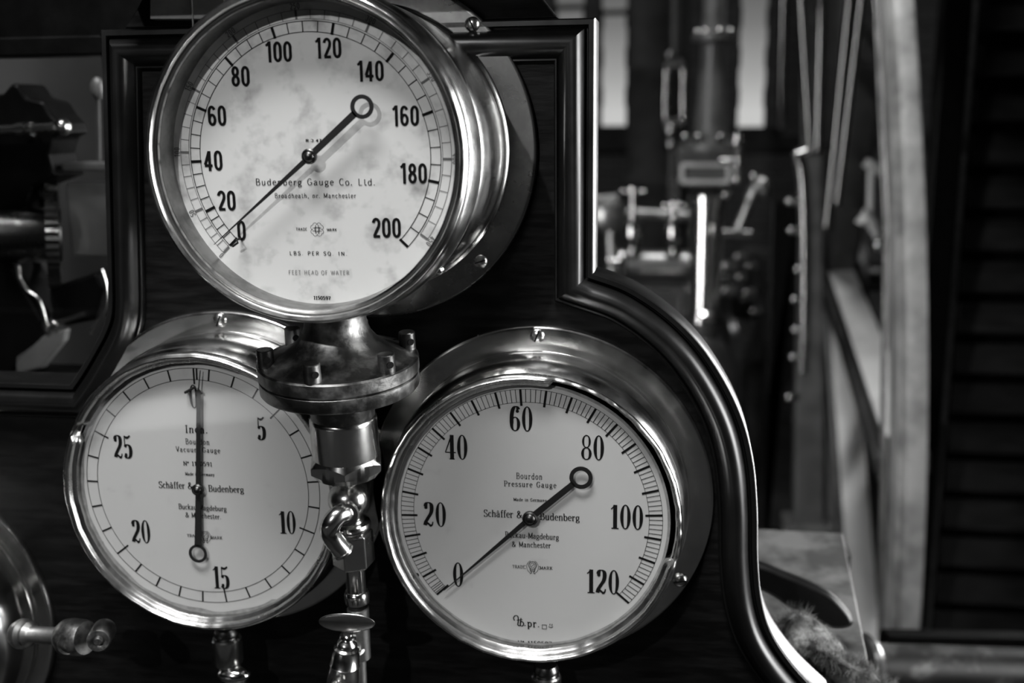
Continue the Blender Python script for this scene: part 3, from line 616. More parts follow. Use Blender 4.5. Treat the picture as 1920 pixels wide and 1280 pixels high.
# ---- the two lower gauges and the partly seen one share one case
def lower_case(root, c, R, Rb, yf, yd, seed, amp, tear=None, nscrew=(0, 120, 240), rscrew=.1215):
    gauge_flange(root, c, R, Rb+.003)
    O = (c[0], 0, c[1])
    k = Rb
    m = MB(); m.lathe([(k+.0050, -.0055), (k+.0050, -.0074), (k+.0044, -.0086), (k+.0036, -.0088), (k+.0040, -.0100), (k+.0044, -.0130), (k+.0045, -.0190), (k+.0044, -.0245), (k+.0038, yf+.0322), (k+.0028, yf+.0272), (k+.0012, yf+.0227), (k-.0008, yf+.0192), (k-.0030, yf+.0164), (k-.0046, yf+.0147)], O, (0, 1, 0), 128, wob(seed+20, .00012, 5)); obj('case_body', m, BRASS, root)
    base = wob(seed, amp, 3)
    def fn(a, r, h, i):
        r, h = base(a, r, h, i)
        if tear and i >= 3:
            dg = math.degrees(a) % 360
            if tear[0] < dg < tear[1]:
                e = abs(noise.noise((dg*.15, 0, seed)))
                t = min(1, (dg-tear[0])/2.0, (tear[1]-dg)/2.0)
                if i >= 5: h += t*(.0022+.0022*e); r += t*(.0010*(i-5)*.35)
                if i >= 8: r += t*.0012
        return r, h
    pr = [(k-.0036, yf+.0126), (k-.0022, yf+.0118), (k-.0008, yf+.0085), (k-.0001, yf+.0058), (k, yf+.0040), (k-.0004, yf+.0020), (k-.0016, yf+.0006), (k-.0030, yf+.0001), (k-.0044, yf+.0007), (k-.0054, yf+.0024), (k-.0060, yf+.0042), (k-.0074, yf+.0050), (k-.0086, yf+.0062), (k-.0088, yd-.0002)]
    m = MB(); m.lathe(pr, O, (0, 1, 0), 220, fn); obj('bezel', m, BRASS_WORN, root)
    gl = MB(); gy = yf+.0068; gl.lathe([(0, gy), (k-.0075, gy), (k-.0075, gy+.0014), (0, gy+.0014)], O, (0, 1, 0), 96); obj('glass', gl, GLASS, root)
    for a in nscrew:
        a = math.radians(a); slot_screw((c[0]+rscrew*math.sin(a), -.006, c[1]+rscrew*math.cos(a)), .0056, (0, -1, 0), a+1.2, root)
def gauge_mark(mb, cx, cy, Y, h):      # small printed gauge emblem in a wreath
    o_ = at(cx, cy, Y-EPS); s_ = mpp(cx, cy, Y)*h/28; Me = lambda a, b: o_+Vector((a*s_, 0, b*s_))
    ribbon(mb, arc(0, 4, 7, 8, 0, 360, 24), 1.4, 1.0, Me); ribbon(mb, arc(0, 4, 4.2, 5, 0, 360, 20), .7, .7, Me); ribbon(mb, [(-3, 1), (3, 7)], .8, .8, Me)
    ribbon(mb, cv((-5, -3), (-3, -8), (-2, -11), (-5, -13)), 1.2, 1.2, Me); ribbon(mb, cv((5, -3), (3, -8), (2, -11), (5, -13)), 1.2, 1.2, Me); ribbon(mb, [(-5, -7), (5, -7)], 1.2, 1.2, Me)
    ribbon(mb, arc(0, 1, 11, 13, 110, 250, 16), .8, .8, Me); ribbon(mb, arc(0, 1, 11, 13, -70, 70, 16), .8, .8, Me)
    for sx_ in (-14, 13.5):
        for sy_ in (-3, 3): disc(mb, sx_, sy_, .9, Me, 8)

# gauge 0 to 120
c3 = (-.0988, -.2752); Y3 = -.050
g3 = thing('pressure_gauge', 'brass pressure gauge with dial marked 0 to 120 and torn bezel rim, lower right', 'gauge', (c3[0], 0, c3[1]))
lower_case(g3, c3, .1282, .1058, -.0622, Y3, 11, .0004, (8, 105), (0, 120, 240), .1215)
d = MB(); disc_face(d, c3, Y3, .0972); d.mi = 1; cs = (-.0992, -.2750)
PR = {0: -132.6, 20: -91.8, 40: -47.6, 60: -3.6, 80: 41.0, 100: 86.4, 120: 130.8}
Ro, Ri = .0926, .0834
arcline(d, cs, Y3, Ro, PR[0], PR[120], .0003); arcline(d, cs, Y3, Ri, PR[0], PR[120], .0003)
for v in range(0, 121):
    a = interp(PR, v)
    if v % 5 == 0: tick(d, cs, Y3, .0808, Ro, a, .0016)
    else: tick(d, cs, Y3, Ri, Ro, a, .00045)
for v in (.5, 1.5): tick(d, cs, Y3, Ri, Ro, interp(PR, v), .00045)
for s, px, py in (('0', 859, 1077), ('20', 815, 964), ('40', 855, 838), ('60', 977, 785), ('80', 1111, 839), ('100', 1175, 969), ('120', 1130, 1090)):
    number(d, DIDOT, s, px, py, Y3, 49, .155, .042, .98, .02, st=.045)
text_fit(d, 'Bourdon', 968, 1017, 897, Y3, 11.5, .13, .08, .16, True)
text_fit(d, 'Pressure Gauge', 945, 1043, 911, Y3, 10.5, .14, .08, .16, True)
text_fit(d, 'Made in Germany', 963, 1025, 938.5, Y3, 6, .18, .10, .1, True)
text_fit(d, 'Sch\u00e4ffer &', 907, 979, 968, Y3, 13.5, .15, .07, .04, True); text_fit(d, 'Budenberg', 1012.5, 1087, 974, Y3, 13.5, .15, .07, .04, True)
text_fit(d, 'Buckau-Magdeburg', 947, 1048, 1006.5, Y3, 11, .15, .08, .05, True, 1012); text_fit(d, '& Manchester', 960, 1033, 1024.5, Y3, 10.5, .15, .08, .08, True)
text_fit(d, 'TRADE', 961, 984.5, 1064.5, Y3, 6, .15, .10, .1, True); text_fit(d, 'MARK', 1012, 1036, 1067, Y3, 6, .15, .1, .1, True)
gauge_mark(d, 998.5, 1063.5, Y3, 28)
text_fit(d, 'N\u00b0 1150587', 971, 1035, 1208, Y3, 8, .16, .1, .08, True)
text_fit(d, 'pr.', 989, 1012, 1174.5, Y3, 14, .16, .11, .12, True)
o_ = at(962, 1172, Y3-EPS); s_ = mpp(962, 1172, Y3); Mp = lambda a, b: o_+Vector((a*s_, 0, b*s_))
for st_ in (cv((3, 10), (1, 15), (4, 20), (9, 19), (10, 10), (9, 2), (12, 0)), cv((15, 16), (14, 6), (14, 1), (18, 0), (20, 5), (17, 9), (14, 7)), [(7, 11), (18, 13)], cv((10, 2), (11, 0), (14, 1))): ribbon(d, st_, 2.2, 1.5, Mp)
disc(d, 22.5, 1.2, 1.2, Mp); ribbon(d, [(55, -3), (63, -3), (63, 5), (55, 5), (55, -3)], 1.5, 1.5, Mp); ribbon(d, cv((67, 2), (71, .5), (75, 2.5)), 1.3, 1.3, Mp)
for e_ in (69, 73): ribbon(d, [(e_, 4.5), (e_+.8, 8)], 1.4, 1.4, Mp)
for px, py in ((781, 1078), (1227, 1108)): disc(d, 0, 0, .0019, lambda a, b, q_=at(px, py, Y3-EPS): q_+Vector((a, 0, b)), 14)
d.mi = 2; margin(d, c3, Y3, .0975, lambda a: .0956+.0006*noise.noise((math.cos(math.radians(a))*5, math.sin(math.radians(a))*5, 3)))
obj('dial', d, [PAPER2, INK, MARGIN], g3, smooth=0)
pointer(g3, (994, 971), (1089.5, 895), (833, 1106), Y3-.003, 21.5, 14, 5.6, 6.0, 4.8)

# vacuum gauge
c2 = (-.3393, -.2656); Y2 = -.053
g2 = thing('vacuum_gauge', 'brass vacuum gauge with dial marked 0 to 25 inches and dented rim, lower left', 'gauge', (c2[0], 0, c2[1]))
lower_case(g2, c2, .1255, .1060, -.064, Y2, 31, .00045, (292, 300), (0, 120, 240), .1185)
d = MB(); disc_face(d, c2, Y2, .0974); d.mi = 1; cs = (-.3410, -.2632)
VC = {5: 45.8, 10: 110.2, 15: 171.4, 20: 232.2, 25: 296.8, 30: 360.3}
Ro, Ri = .0900, .0816
arcline(d, cs, Y2, Ro, 0, 360, .0004, 200); arcline(d, cs, Y2, Ri, 0, 360, .0004, 200)
for a in (1.8, 7.9, 20.1, 32.3): tick(d, cs, Y2, Ri, Ro, a, .0012)
for v in range(5, 31): tick(d, cs, Y2, .0782 if v % 5 == 0 else Ri, Ro, interp(VC, v), .0012)
for s, px, py in (('0', 363, 743), ('5', 489.5, 803), ('10', 538.5, 979), ('15', 414, 1082), ('20', 264, 996), ('25', 230, 837)):
    number(d, DIDOT, s, px, py, Y2, 46, .155, .042, .92, .0, st=.045)
text_fit(d, 'Inch.', 347.5, 390, 810.5, Y2, 14, .14, .09, .12, True); text_fit(d, 'Bourdon', 348, 393, 832, Y2, 10.5, .13, .08, .16, True)
text_fit(d, 'Vacuum Gauge', 330, 413, 846, Y2, 9.5, .14, .08, .16, True); text_fit(d, 'N\u00b0 1150591', 344, 398, 872, Y2, 8, .16, .1, .08, True)
text_fit(d, 'Made in Germany', 347.5, 402, 890.5, Y2, 6, .18, .10, .1, True)
text_fit(d, 'Sch\u00e4ffer &', 298, 361.5, 914, Y2, 12.5, .15, .07, .04, True); text_fit(d, 'Budenberg', 391, 457.5, 921, Y2, 12.5, .15, .07, .04, True)
text_fit(d, 'Buckau-Magdeburg', 335, 425, 953.5, Y2, 10, .15, .08, .05, True, 958.5); text_fit(d, '& Manchester.', 348, 415, 969, Y2, 9.5, .15, .08, .08, True, 973)
text_fit(d, 'TRADE', 351, 375, 1006, Y2, 5.5, .15, .10, .1, True); text_fit(d, 'MARK', 395.5, 417, 1010, Y2, 5.5, .15, .1, .1, True)
gauge_mark(d, 385, 1006.5, Y2, 26)
disc(d, 0, 0, .0019, lambda a, b, q_=at(190, 1018, Y2-EPS): q_+Vector((a, 0, b)), 14)
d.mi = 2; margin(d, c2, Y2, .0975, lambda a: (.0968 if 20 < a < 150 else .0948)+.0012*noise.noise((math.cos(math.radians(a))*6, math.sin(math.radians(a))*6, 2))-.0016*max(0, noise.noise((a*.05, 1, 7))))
obj('dial', d, [PAPER2, INK, MARGIN], g2, smooth=0)
pointer(g2, (372, 917), (371.5, 1037), (376, 694), Y2-.003, 18, 13, 6.5, 4.6, 4.0, True)
sp = MB(); a0 = at(352, 733, Y2); sp.tube([a0+Vector((0, .0005, 0)), a0+Vector((0, -.004, 0)), at(366, 725, Y2-.0042)], .0010, 8); obj('stop_pin', sp, INK_M, g2)

# partly seen gauge at the lower left edge
p4 = at(-160, 1152, -.006); c4 = (p4.x, p4.z)
g4 = thing('pressure_gauge', 'brass gauge cut off by the left edge, only its round flange and drum showing', 'gauge', (c4[0], 0, c4[1]))
lower_case(g4, c4, .1255, .1060, -.064, -.053, 51, .0003, None, (46, 136, 226, 316), .1165)
d = MB(); disc_face(d, c4, -.053, .0974); d.mi = 1; arcline(d, c4, -.053, .09, 0, 360, .0004); obj('dial', d, [PAPER2, INK], g4, smooth=0)

# ================================================================== pipework under the large gauge
A = at(628, 590, -.078); B = at(651, 880, -.066)
ax = (B-A).normalized(); s1 = mpp(635, 700, -.075)
def hpx(y): return (y-590)/math.cos(math.atan(.08))*s1*1.0
# gauge neck and bolted joint
jt = thing('flanged_pipe_joint', 'dark bronze flanged joint with drilled round bolts directly below the topmost gauge', 'pipe joint', A+ax*hpx(735))
def prof_px(l): return [(r*s1, hpx(y)) for r, y in l]
J = MB(); J.lathe(prof_px([(0, 575), (57, 576), (57, 598), (59, 610), (65, 625), (78, 641), (98, 655), (118, 664), (130, 670), (134, 672), (147, 673), (150, 676), (150, 698), (147, 701), (0, 701)]), A, ax, 96); obj('upper_flange', J, BRONZE, jt)
J = MB(); J.lathe(prof_px([(0, 701.5), (146, 701.5), (149, 704), (149, 726), (146, 730), (72, 731), (62, 733), (61, 790), (59, 797), (0, 797)]), A, ax, 96); obj('lower_flange', J, BRONZE, jt)
u = (Vector((1, 0, 0))-ax*ax.x).normalized(); v = ax.cross(u)
if v.y > 0: v = -v      # v points to the viewer
for k in range(6):
    a = math.radians(90+60*k+2); r = 133*s1
    bp = A+u*math.cos(a)*r+v*math.sin(a)*r
    top = 672-33
    tilt = ax
    bm_ = MB(); bm_.cyl(bp+ax*hpx(676), bp+ax*hpx(top), 16*s1, 15.5*s1, 24, 1.5*s1); bo = obj('bolt', bm_, STEELD if k in (1, ) else BRONZE, jt)
    h_ = MB(); dirh = (v*.75+u*(.66 if k != 1 else .5)).normalized(); q = bp+ax*hpx(top+17)
    h_.cyl(q-dirh*16.4*s1, q+dirh*16.4*s1, 6.4*s1, None, 16); obj('tommy_hole_shade', h_, HOLE_SHADE, bo)
# union coupling: sleeve and hexagon nut
un = thing('union_coupling', 'polished brass sleeve with hexagon nut below the dark flanged joint', 'coupling', A+ax*hpx(870))
J = MB(); J.lathe(prof_px([(0, 798), (57, 798), (57, 788), (61, 788), (63.5, 791), (64, 796), (64.5, 868), (62, 871), (0, 871)]), A, ax, 64); obj('sleeve', J, BRASS, un)
nut = MB(); vs = []; n_ = 144
ro = math.radians(15)
def hexr(a, R_): 
    k = ((a-ro) % (PI/3))-PI/6; return R_*math.cos(PI/6)/math.cos(k)
rows = [(850, 0), (850, 1), (872, 2), (884, 2), (897, 1), (897, 0)]
for (y, md) in [(868, 0), (868, 1), (874, 2), (898, 2), (906, 1), (906, 0)]:
    for i in range(n_):
        a = 2*PI*i/n_; rr = {0: 30, 1: 64, 2: hexr(a, 76)}[md]
        yy = y
        if md == 2: yy = y+((rr-66)/10)*(6 if y < 880 else -6)
        vs.append(A+ax*hpx(yy)+(u*math.cos(a)+v*math.sin(a))*rr*s1)
nut.add(vs, [[j*n_+i, j*n_+(i+1) % n_, (j+1)*n_+(i+1) % n_, (j+1)*n_+i] for j in range(5) for i in range(n_)])
nut.lathe(prof_px([(30, 906), (40, 906), (36, 910), (24, 913), (0, 913)]), A, ax, 32)
obj('hexagon_nut', nut, BRASS, un, smooth=18)
# drain cock
A2 = at(651, 896, -.066); B2 = at(672, 1150, -.058); ax2 = (B2-A2).normalized(); s2 = mpp(655, 1000, -.062)
def l2(l): return [(r*s2, (y-896)*s2) for r, y in l]
ck = thing('drain_cock', 'small polished brass cock with ball body and bent spout between the two lower dials', 'valve', B2)
J = MB(); J.lathe(l2([(0, 905), (19, 905), (19, 907), (25, 911), (32, 917), (37, 925), (39, 936), (38.5, 945), (35, 955), (30, 963), (25, 969), (23, 975), (25, 981), (36, 984), (38, 990), (37, 996), (33, 1001), (0, 1001)]), A2, ax2, 48); obj('body', J, BRASS, ck)
o2 = A2+ax2*(72*s2)
sp_pts = spline([at(653, 960, -.078), at(648, 962, -.088), at(634, 966, -.094), at(622, 980, -.097), at(618, 996, -.096), at(627, 1013, -.093), at(642, 1031, -.089)], 6)
J = MB(); J.tube(sp_pts, [19*s2]*6+[18*s2]*(len(sp_pts)-6), 20); J.lathe([(0, -4*s2), (21*s2, -4*s2), (23.5*s2, 0), (21*s2, 5*s2), (0, 5*s2)], at(649, 964, -.090), (.25, -1, .1), 28)
J.lathe([(17*s2, 0), (20*s2, 1*s2), (20*s2, 6*s2), (15*s2, 7*s2), (12*s2, 1*s2), (0, 1*s2)], sp_pts[-1]-(sp_pts[-1]-sp_pts[-2]).normalized()*2*s2, sp_pts[-1]-sp_pts[-2], 24); obj('spout', J, BRASS, ck)
J = MB(); n_ = 6
u2 = (Vector((1, 0, 0))-ax2*ax2.x).normalized(); v2 = ax2.cross(u2); v2 = -v2 if v2.y > 0 else v2
def hexprism(mb, y0, y1, R_, rot, ch=3):
    vs = []
    for (y, k) in ((y0, .86), (y0+ch, 1), (y1-ch, 1), (y1, .86)):
        for i in range(6):
            a = rot+i*PI/3; vs.append(A2+ax2*((y-896)*s2)+(u2*math.cos(a)+v2*math.sin(a))*R_*k*s2)
    mb.add(vs, [[5, 4, 3, 2, 1, 0], [18+i for i in range(6)]]+[[j*6+i, j*6+(i+1) % 6, (j+1)*6+(i+1) % 6, (j+1)*6+i] for j in range(3) for i in range(6)])
hexprism(J, 1001, 1072, 40, math.radians(98), 4); obj('hexagon_block', J, BRASS_WORN, ck, smooth=0, bevel=.0008)
J = MB(); J.lathe(l2([(0, 1072), (19, 1072), (19, 1126), (22, 1128), (24, 1134), (24, 1150), (0, 1150)]), A2, ax2, 32); obj('tail_pipe', J, BRASS, ck)
# stop cock with oval handle
A3 = at(652, 1195, -.078); s3 = mpp(650, 1200, -.078)
sk = thing('stop_cock', 'brass stop cock with flat oval thumb handle at the bottom edge', 'valve', A3+Vector((0, .02, -.05)))
H = MB(); hc = at(650, 1167, -.088); H.sphere((0, 0, 0), 1, 40); hd = Matrix.Rotation(math.radians(-3), 3, 'Y') @ Matrix.Rotation(math.radians(18), 3, 'X')
H.v = [hc+hd @ Vector((p.x*54*s3, p.y*5.5*s3, p.z*23*s3)) for p in H.v]; obj('oval_handle', H, BRASS_WORN, sk, label='flat oval brass thumb handle')
ax3 = (at(640, 1300, -.078)-A3).normalized()
def l3(l): return [(r*s3, (y-1195)*s3) for r, y in l]
J = MB(); J.lathe(l3([(0, 1180), (9, 1180), (9, 1188), (15, 1190), (16, 1194), (11, 1197), (12, 1199), (18, 1203), (20, 1209), (20, 1214), (24, 1217), (24, 1222), (26, 1228), (28, 1250), (29, 1251), (27, 1253), (30, 1276), (31, 1310), (0, 1310)]), A3, ax3, 40); obj('body', J, BRASS, sk)
J = MB(); J.lathe([(0, -20*s3), (16*s3, -18*s3), (18*s3, -12*s3), (18*s3, 0), (0, 2*s3)], at(636, 1284, -.09), (0, 1, .1), 24); obj('plug_end', J, BRASS, sk)
J = MB(); q0 = at(671, 1138, -.058); q1 = at(682, 1420, -.056); J.cyl(q0, q1, 12*s3); J.cyl(q0, at(679, 1234, -.057), 21*s3, 17*s3, 24, 2*s3); J.torus(at(668, 1212, -.064), (.6, -.6, .5), 15*s3, 4*s3, 24, 8); obj('feed_pipe', J, BRASS_IN, sk)
# stems under the two lower gauges
def stem(px, py, parent, Y, tilt=0):
    o = at(px, py, Y); s = mpp(px, py, Y); a = Vector((tilt, 0, -1)).normalized()
    J = MB(); J.lathe([(0, 8*s), (25*s, 8*s), (28*s, 11*s), (28*s, 58*s), (25*s, 62*s), (0, 62*s)], o, a, 36); st = obj('stem', J, BRASS_WORN, parent)
    J = MB(); J.lathe([(0, -12*s), (20*s, -12*s), (24*s, -3*s), (24*s, 2*s), (21*s, 5*s), (22*s, 8*s), (0, 8*s)], o, a, 32); obj('collar', J, STEELD, st)
    return st, o, s, a
st, o, s, a = stem(424, 1186, g2, -.035)
J = MB(); q = o+a*64*s; J.sphere(q+Vector((14*s, -.004, -14*s)), 22*s, 24, (1.5, 1, .8)); J.cyl(q+Vector((20*s, -.004, -16*s)), q+Vector((20*s, -.004, -90*s)), 20*s); obj('elbow', J, BRASS, st)
stem(1024, 1256, g3, -.035)

# cock beside the cut-off gauge
o = at(45, 1188, -.07); s = mpp(100, 1190, -.07)
t = thing('angle_cock', 'dull brass cock with round end plug beside the gauge cut off at lower left', 'valve', o)
Xd = (at(188, 1197, -.085)-o).normalized()
J = MB(); J.lathe([(0, -24*s), (22*s, -20*s), (28*s, -8*s), (28*s, 0), (22*s, 6*s), (22*s, 10*s), (24*s, 14*s), (19*s, 20*s), (16*s, 24*s), (16*s, 92*s), (0, 92*s)], o, Xd, 32); obj('tail', J, BRASS_IN, t)
J = MB(); J.lathe([(0, 86*s), (18*s, 86*s), (25*s, 92*s), (32*s, 102*s), (34*s, 116*s), (33*s, 140*s), (30*s, 150*s), (0, 152*s)], o, Xd, 40); obj('body', J, BRONZE, t)
J = MB(); pc = at(186, 1198, -.092); pd = Vector((.35, -1, .12)).normalized(); J.lathe([(0, .006), (6*s, .006), (9*s, .003), (12*s, .0035), (19*s, .004), (21*s, .002), (21*s, -.02), (0, -.02)], pc, pd, 32); obj('end_plug', J, BRONZE, t)
J = MB(); J.lathe([(0, .006), (5*s, .006), (8*s, .003), (17*s, .004), (19*s, .001), (19*s, -.03), (0, -.03)], at(128, 1206, -.088), pd, 28); obj('side_plug', J, BRONZE, t)

# ================================================================== instrument behind the left edge of the board
GY = .16
cs_ = thing('instrument_case', 'dark glazed case with grey back behind the left edge of the gauge board', 'case', at(90, 860, GY+.1))
J = MB(); a, b_ = at(-250, 78, GY), at(290, 103, GY); J.box(((a.x+b_.x)/2, GY, (a.z+b_.z)/2), (b_.x-a.x, .03, a.z-b_.z)); J.box(((a.x+b_.x)/2, GY, at(0, 20, GY).z), (b_.x-a.x, .02, .06)); obj('top_rail', J, PAINT, cs_, smooth=0, bevel=.002)
J = MB(); a, b_ = at(-250, 735, GY), at(290, 900, GY); J.box(((a.x+b_.x)/2, GY+.06, (a.z+b_.z)/2), (b_.x-a.x, .16, a.z-b_.z)); obj('base', J, PAINT, cs_, smooth=0, bevel=.003)
J = MB(); a, b_ = at(200, 60, GY), at(290, 735, GY); J.box(((a.x+b_.x)/2, GY+.01, (a.z+b_.z)/2), (b_.x-a.x, .05, a.z-b_.z)); obj('side_post', J, PAINT, cs_, smooth=0, bevel=.003)
J = MB(); a, b_ = at(-250, 60, GY+.22), at(330, 760, GY+.22); J.box(((a.x+b_.x)/2, GY+.22, (a.z+b_.z)/2), (b_.x-a.x, .012, a.z-b_.z)); obj('back_panel', J, CASEBACK, cs_, smooth=0)
J = MB(); a, b_ = at(-240, 100, GY-.004), at(285, 716, GY-.004); J.box(((a.x+b_.x)/2, GY-.004, (a.z+b_.z)/2), (b_.x-a.x, .003, a.z-b_.z)); obj('front_glass', J, GLASS, cs_, smooth=0)
IY = GY+.09; s = mpp(80, 430, IY)
ins = thing('engine_instrument', 'black mechanical instrument with steel drum and toothed ring at the left edge', 'instrument', at(60, 712, IY))
J = MB(); P_ = lambda *l: [at(x_, y_, IY) for x_, y_ in l]
J.prism(P_((-60, 190), (5, 175), (22, 155), (32, 158), (48, 182), (80, 190), (96, 215), (112, 232), (118, 250), (100, 258), (92, 290), (100, 318), (112, 330), (60, 350), (40, 400), (-60, 420)), (0, .05, 0)); obj('housing', J, PAINT, ins, smooth=0, bevel=.004)
J = MB(); J.cyl(at(-40, 246, IY-.012), at(122, 238, IY-.012), 9*s, None, 20); J.cyl(at(34, 243, IY-.012), at(50, 242, IY-.012), 13*s); J.cyl(at(55, 242, IY-.012), at(62, 241.5, IY-.012), 13*s); J.sphere(at(118, 238, IY-.012), 16*s, 16); obj('cross_rod', J, STEEL, ins)
J = MB(); rc = at(112, 440, IY+.02); rax = (Vector((-.85, -.5, .05))).normalized()
def teeth(a, r, h, k): return (r+(.0016 if int(a*14) % 2 else 0), h) if k in (1, 2) else (r, h)
J.lathe([(84*s, 0), (100*s, 0), (100*s, .012), (84*s, .012), (84*s, 0)], rc, rax, 88, teeth); obj('toothed_ring', J, STEELD, ins, smooth=30)
J = MB(); J.lathe([(64*s, .004), (75*s, .004), (75*s, .010), (64*s, .010), (64*s, .004)], rc, rax, 60); 
for k in range(4):
    a_ = k*PI/2+.5; uu = rax.orthogonal().normalized(); vv = rax.cross(uu); dd = uu*math.cos(a_)+vv*math.sin(a_); J.bar(rc+rax*.007, rc+rax*.007+dd*88*s, 12*s, .006, side=rax)
obj('inner_wheel', J, STEEL, ins, smooth=30)
J = MB(); d0 = rc-rax*.002; J.lathe([(0, 0), (50*s, 0), (52*s, .003), (52*s, .060), (50*s, .062), (46*s, .062), (44*s, .058), (0, .056)], d0, rax, 48); obj('drum', J, STEELD, ins)
J = MB(); J.tube(spline(P_((-5, 428), (20, 480), (34, 500), (36, 520), (52, 545), (72, 560), (84, 595), (88, 622)), 5), 4.5*s, 10); J.tube(spline(P_((190, 505), (200, 540), (196, 580), (170, 625)), 5), 4*s, 10); J.tube(P_((88, 622), (104, 606), (160, 588)), 5*s, 10); J.sphere(at(103, 607, IY), 8*s, 14); obj('linkage', J, STEEL, ins)
J = MB(); J.box(at(185, 410, IY+.03), (.05, .03, .075)); J.box(at(185, 311, IY+.025), (.055, .045, .008)); obj('slide_block', J, IRON_L, ins, smooth=0, bevel=.002)
J = MB(); J.sphere(at(183, 166, IY), 13*s, 18, (1, .8, 1.6)); J.cyl(at(183, 180, IY), at(186, 300, IY+.03), 4*s); obj('reflection_bulb', J, IRON_L, ins)  # made-up bulb standing in for a window reflection on the case glass
J = MB(); J.prism(P_((28, 668), (92, 622), (122, 618), (118, 640), (78, 690), (30, 702)), (0, .012, 0)); obj('bracket', J, IRON_L, ins, smooth=0, bevel=.002)
J = MB(); J.prism(P_((-60, 470), (10, 470), (40, 530), (80, 600), (80, 640), (30, 690), (10, 714), (-60, 714)), (0, .05, 0)); J.prism(P_((90, 540), (180, 510), (196, 540), (180, 600), (120, 612), (92, 600)), (0, .03, 0)); obj('frame', J, PAINT, ins, smooth=0, bevel=.004)

# ================================================================== foreground bottom right: plate, lever, cloth, rail
TZ = -.47
tb = [atz(1423-90, 986, TZ), atz(1580, 999, TZ), atz(1640, 1300, TZ), atz(1340, 1300, TZ)]
J = MB(); J.prism(tb, (0, 0, -.012)); tbo = thing('work_table', 'grey metal topped table to the right of the gauge board under the cloth', 'table', (tb[0]+tb[2])/2+Vector((0, 0, FZ-TZ)))
obj('table_top', J, TABLE, tbo, smooth=0, bevel=.0015)
for p_ in tb:
    cc = (tb[0]+tb[2])/2; q = p_+(cc-p_)*.12; J = MB(); J.bar((q.x, q.y, TZ-.012), (q.x, q.y, FZ), .03, .03); obj('leg', J, IRON, tbo, smooth=0)
lv = thing('lever_arm', 'black curved lever arm with polished top edge lying over the grey table', 'lever', at(1598, 1160, .14))
lp = [(1300, 1030), (1423, 1058), (1470, 1076), (1520, 1096), (1560, 1117), (1588, 1145), (1600, 1165), (1594, 1178), (1560, 1181), (1520, 1160), (1480, 1141), (1423, 1108), (1300, 1075)]
lp2 = [(p.x, p.y) for p in spline([(a, b_, 0) for a, b_ in lp], 5)]
J = MB(); J.prism([at(a, b_, .15) for a, b_ in lp2], (0, .013, 0)); obj('arm', J, LACQ, lv, smooth=50, bevel=.004)
# cloth
top_e = spline([(a, b_, 0) for a, b_ in ((1400, 1222), (1425, 1198), (1445, 1186), (1470, 1162), (1492, 1147), (1520, 1156), (1548, 1176), (1572, 1200), (1592, 1228), (1615, 1240), (1640, 1262), (1665, 1300))], 5)
bot_e = spline([(a, b_, 0) for a, b_ in ((1402, 1240), (1425, 1240), (1446, 1248), (1466, 1262), (1488, 1280), (1510, 1290), (1535, 1300), (1560, 1310), (1585, 1318), (1610, 1325), (1640, 1330), (1668, 1330))], 5)
J = MB(); nu = 30; vs = []; m_ = len(top_e)
for i in range(m_):
    a_, b_ = top_e[i], bot_e[i]; tt = i/(m_-1); env = min(1, 6*tt, 6*(1-tt))
    for k in range(nu+1):
        q = k/nu; ang = PI*q
        px = a_.x+(b_.x-a_.x)*(1-math.cos(ang))/2; py = a_.y+(b_.y-a_.y)*(1-math.cos(ang))/2
        dep = math.sin(ang)**.6*.030*env
        fold = .010*math.sin(q*9+tt*7+2*noise.noise((tt*4, q*3, 1)))*math.sin(ang)+.008*noise.noise((tt*7, q*5, 4.4))*math.sin(ang)
        vs.append(at(px, py, .115-dep-fold))
n1 = nu+1
J.add(vs, [[i*n1+k, i*n1+k+1, (i+1)*n1+k+1, (i+1)*n1+k] for i in range(m_-1) for k in range(nu)])
co = obj('cleaning_cloth', J, CLOTH, smooth=180, loc=at(1540, 1280, .1)); tag(co, 'crumpled grey terry cleaning cloth at the foot of the gauge board', 'cloth')
for p_ in co.data.polygons: pass
so = co.modifiers.new('thick', 'SOLIDIFY'); so.thickness = .003; so.offset = -1
ps = co.modifiers.new('terry_pile', 'PARTICLE_SYSTEM').particle_system.settings
ps.type = 'HAIR'; ps.count = 26000; ps.hair_length = .0045; ps.hair_step = 3; ps.root_radius = .5; ps.tip_radius = .15; ps.radius_scale = .0006
ps.brownian_factor = .0; ps.factor_random = .0028; ps.normal_factor = .0012; ps.use_advanced_hair = True; ps.material = 1
rl = thing('guard_rail', 'thick horizontal dull metal rail along the bottom right corner', 'rail', at(1780, 1300, .55))
a, b_ = at(1622, 1249, .50), at(2100, 1262, .62); s = mpp(1700, 1250, .52)
J = MB(); J.cyl(a, b_, 43*s, None, 40); obj('rail_bar', J, RAIL, rl)
J = MB(); J.lathe([(0, -8*s), (40*s, -6*s), (58*s, 0), (62*s, 10*s), (56*s, 20*s), (0, 22*s)], at(1612, 1249, .50), b_-a, 40); obj('end_boss', J, IRON, rl)
J = MB(); a2, b2 = at(1655, 1196, .75), at(2100, 1204, .9); J.bar(a2, b2, .022, .02); tag(obj('ledge_beam', J, PAINT, smooth=0, bevel=.002, loc=a2), 'dark horizontal beam just behind the bottom right rail', 'beam')

# ================================================================== engine house beyond
def rod(mb, p, q, Y, rpx, Y2=None, n=14):
    mb.cyl(at(*p, Y), at(*q, Y2 or Y), rpx*mpp(*p, Y), rpx*mpp(*q, Y2 or Y), n)
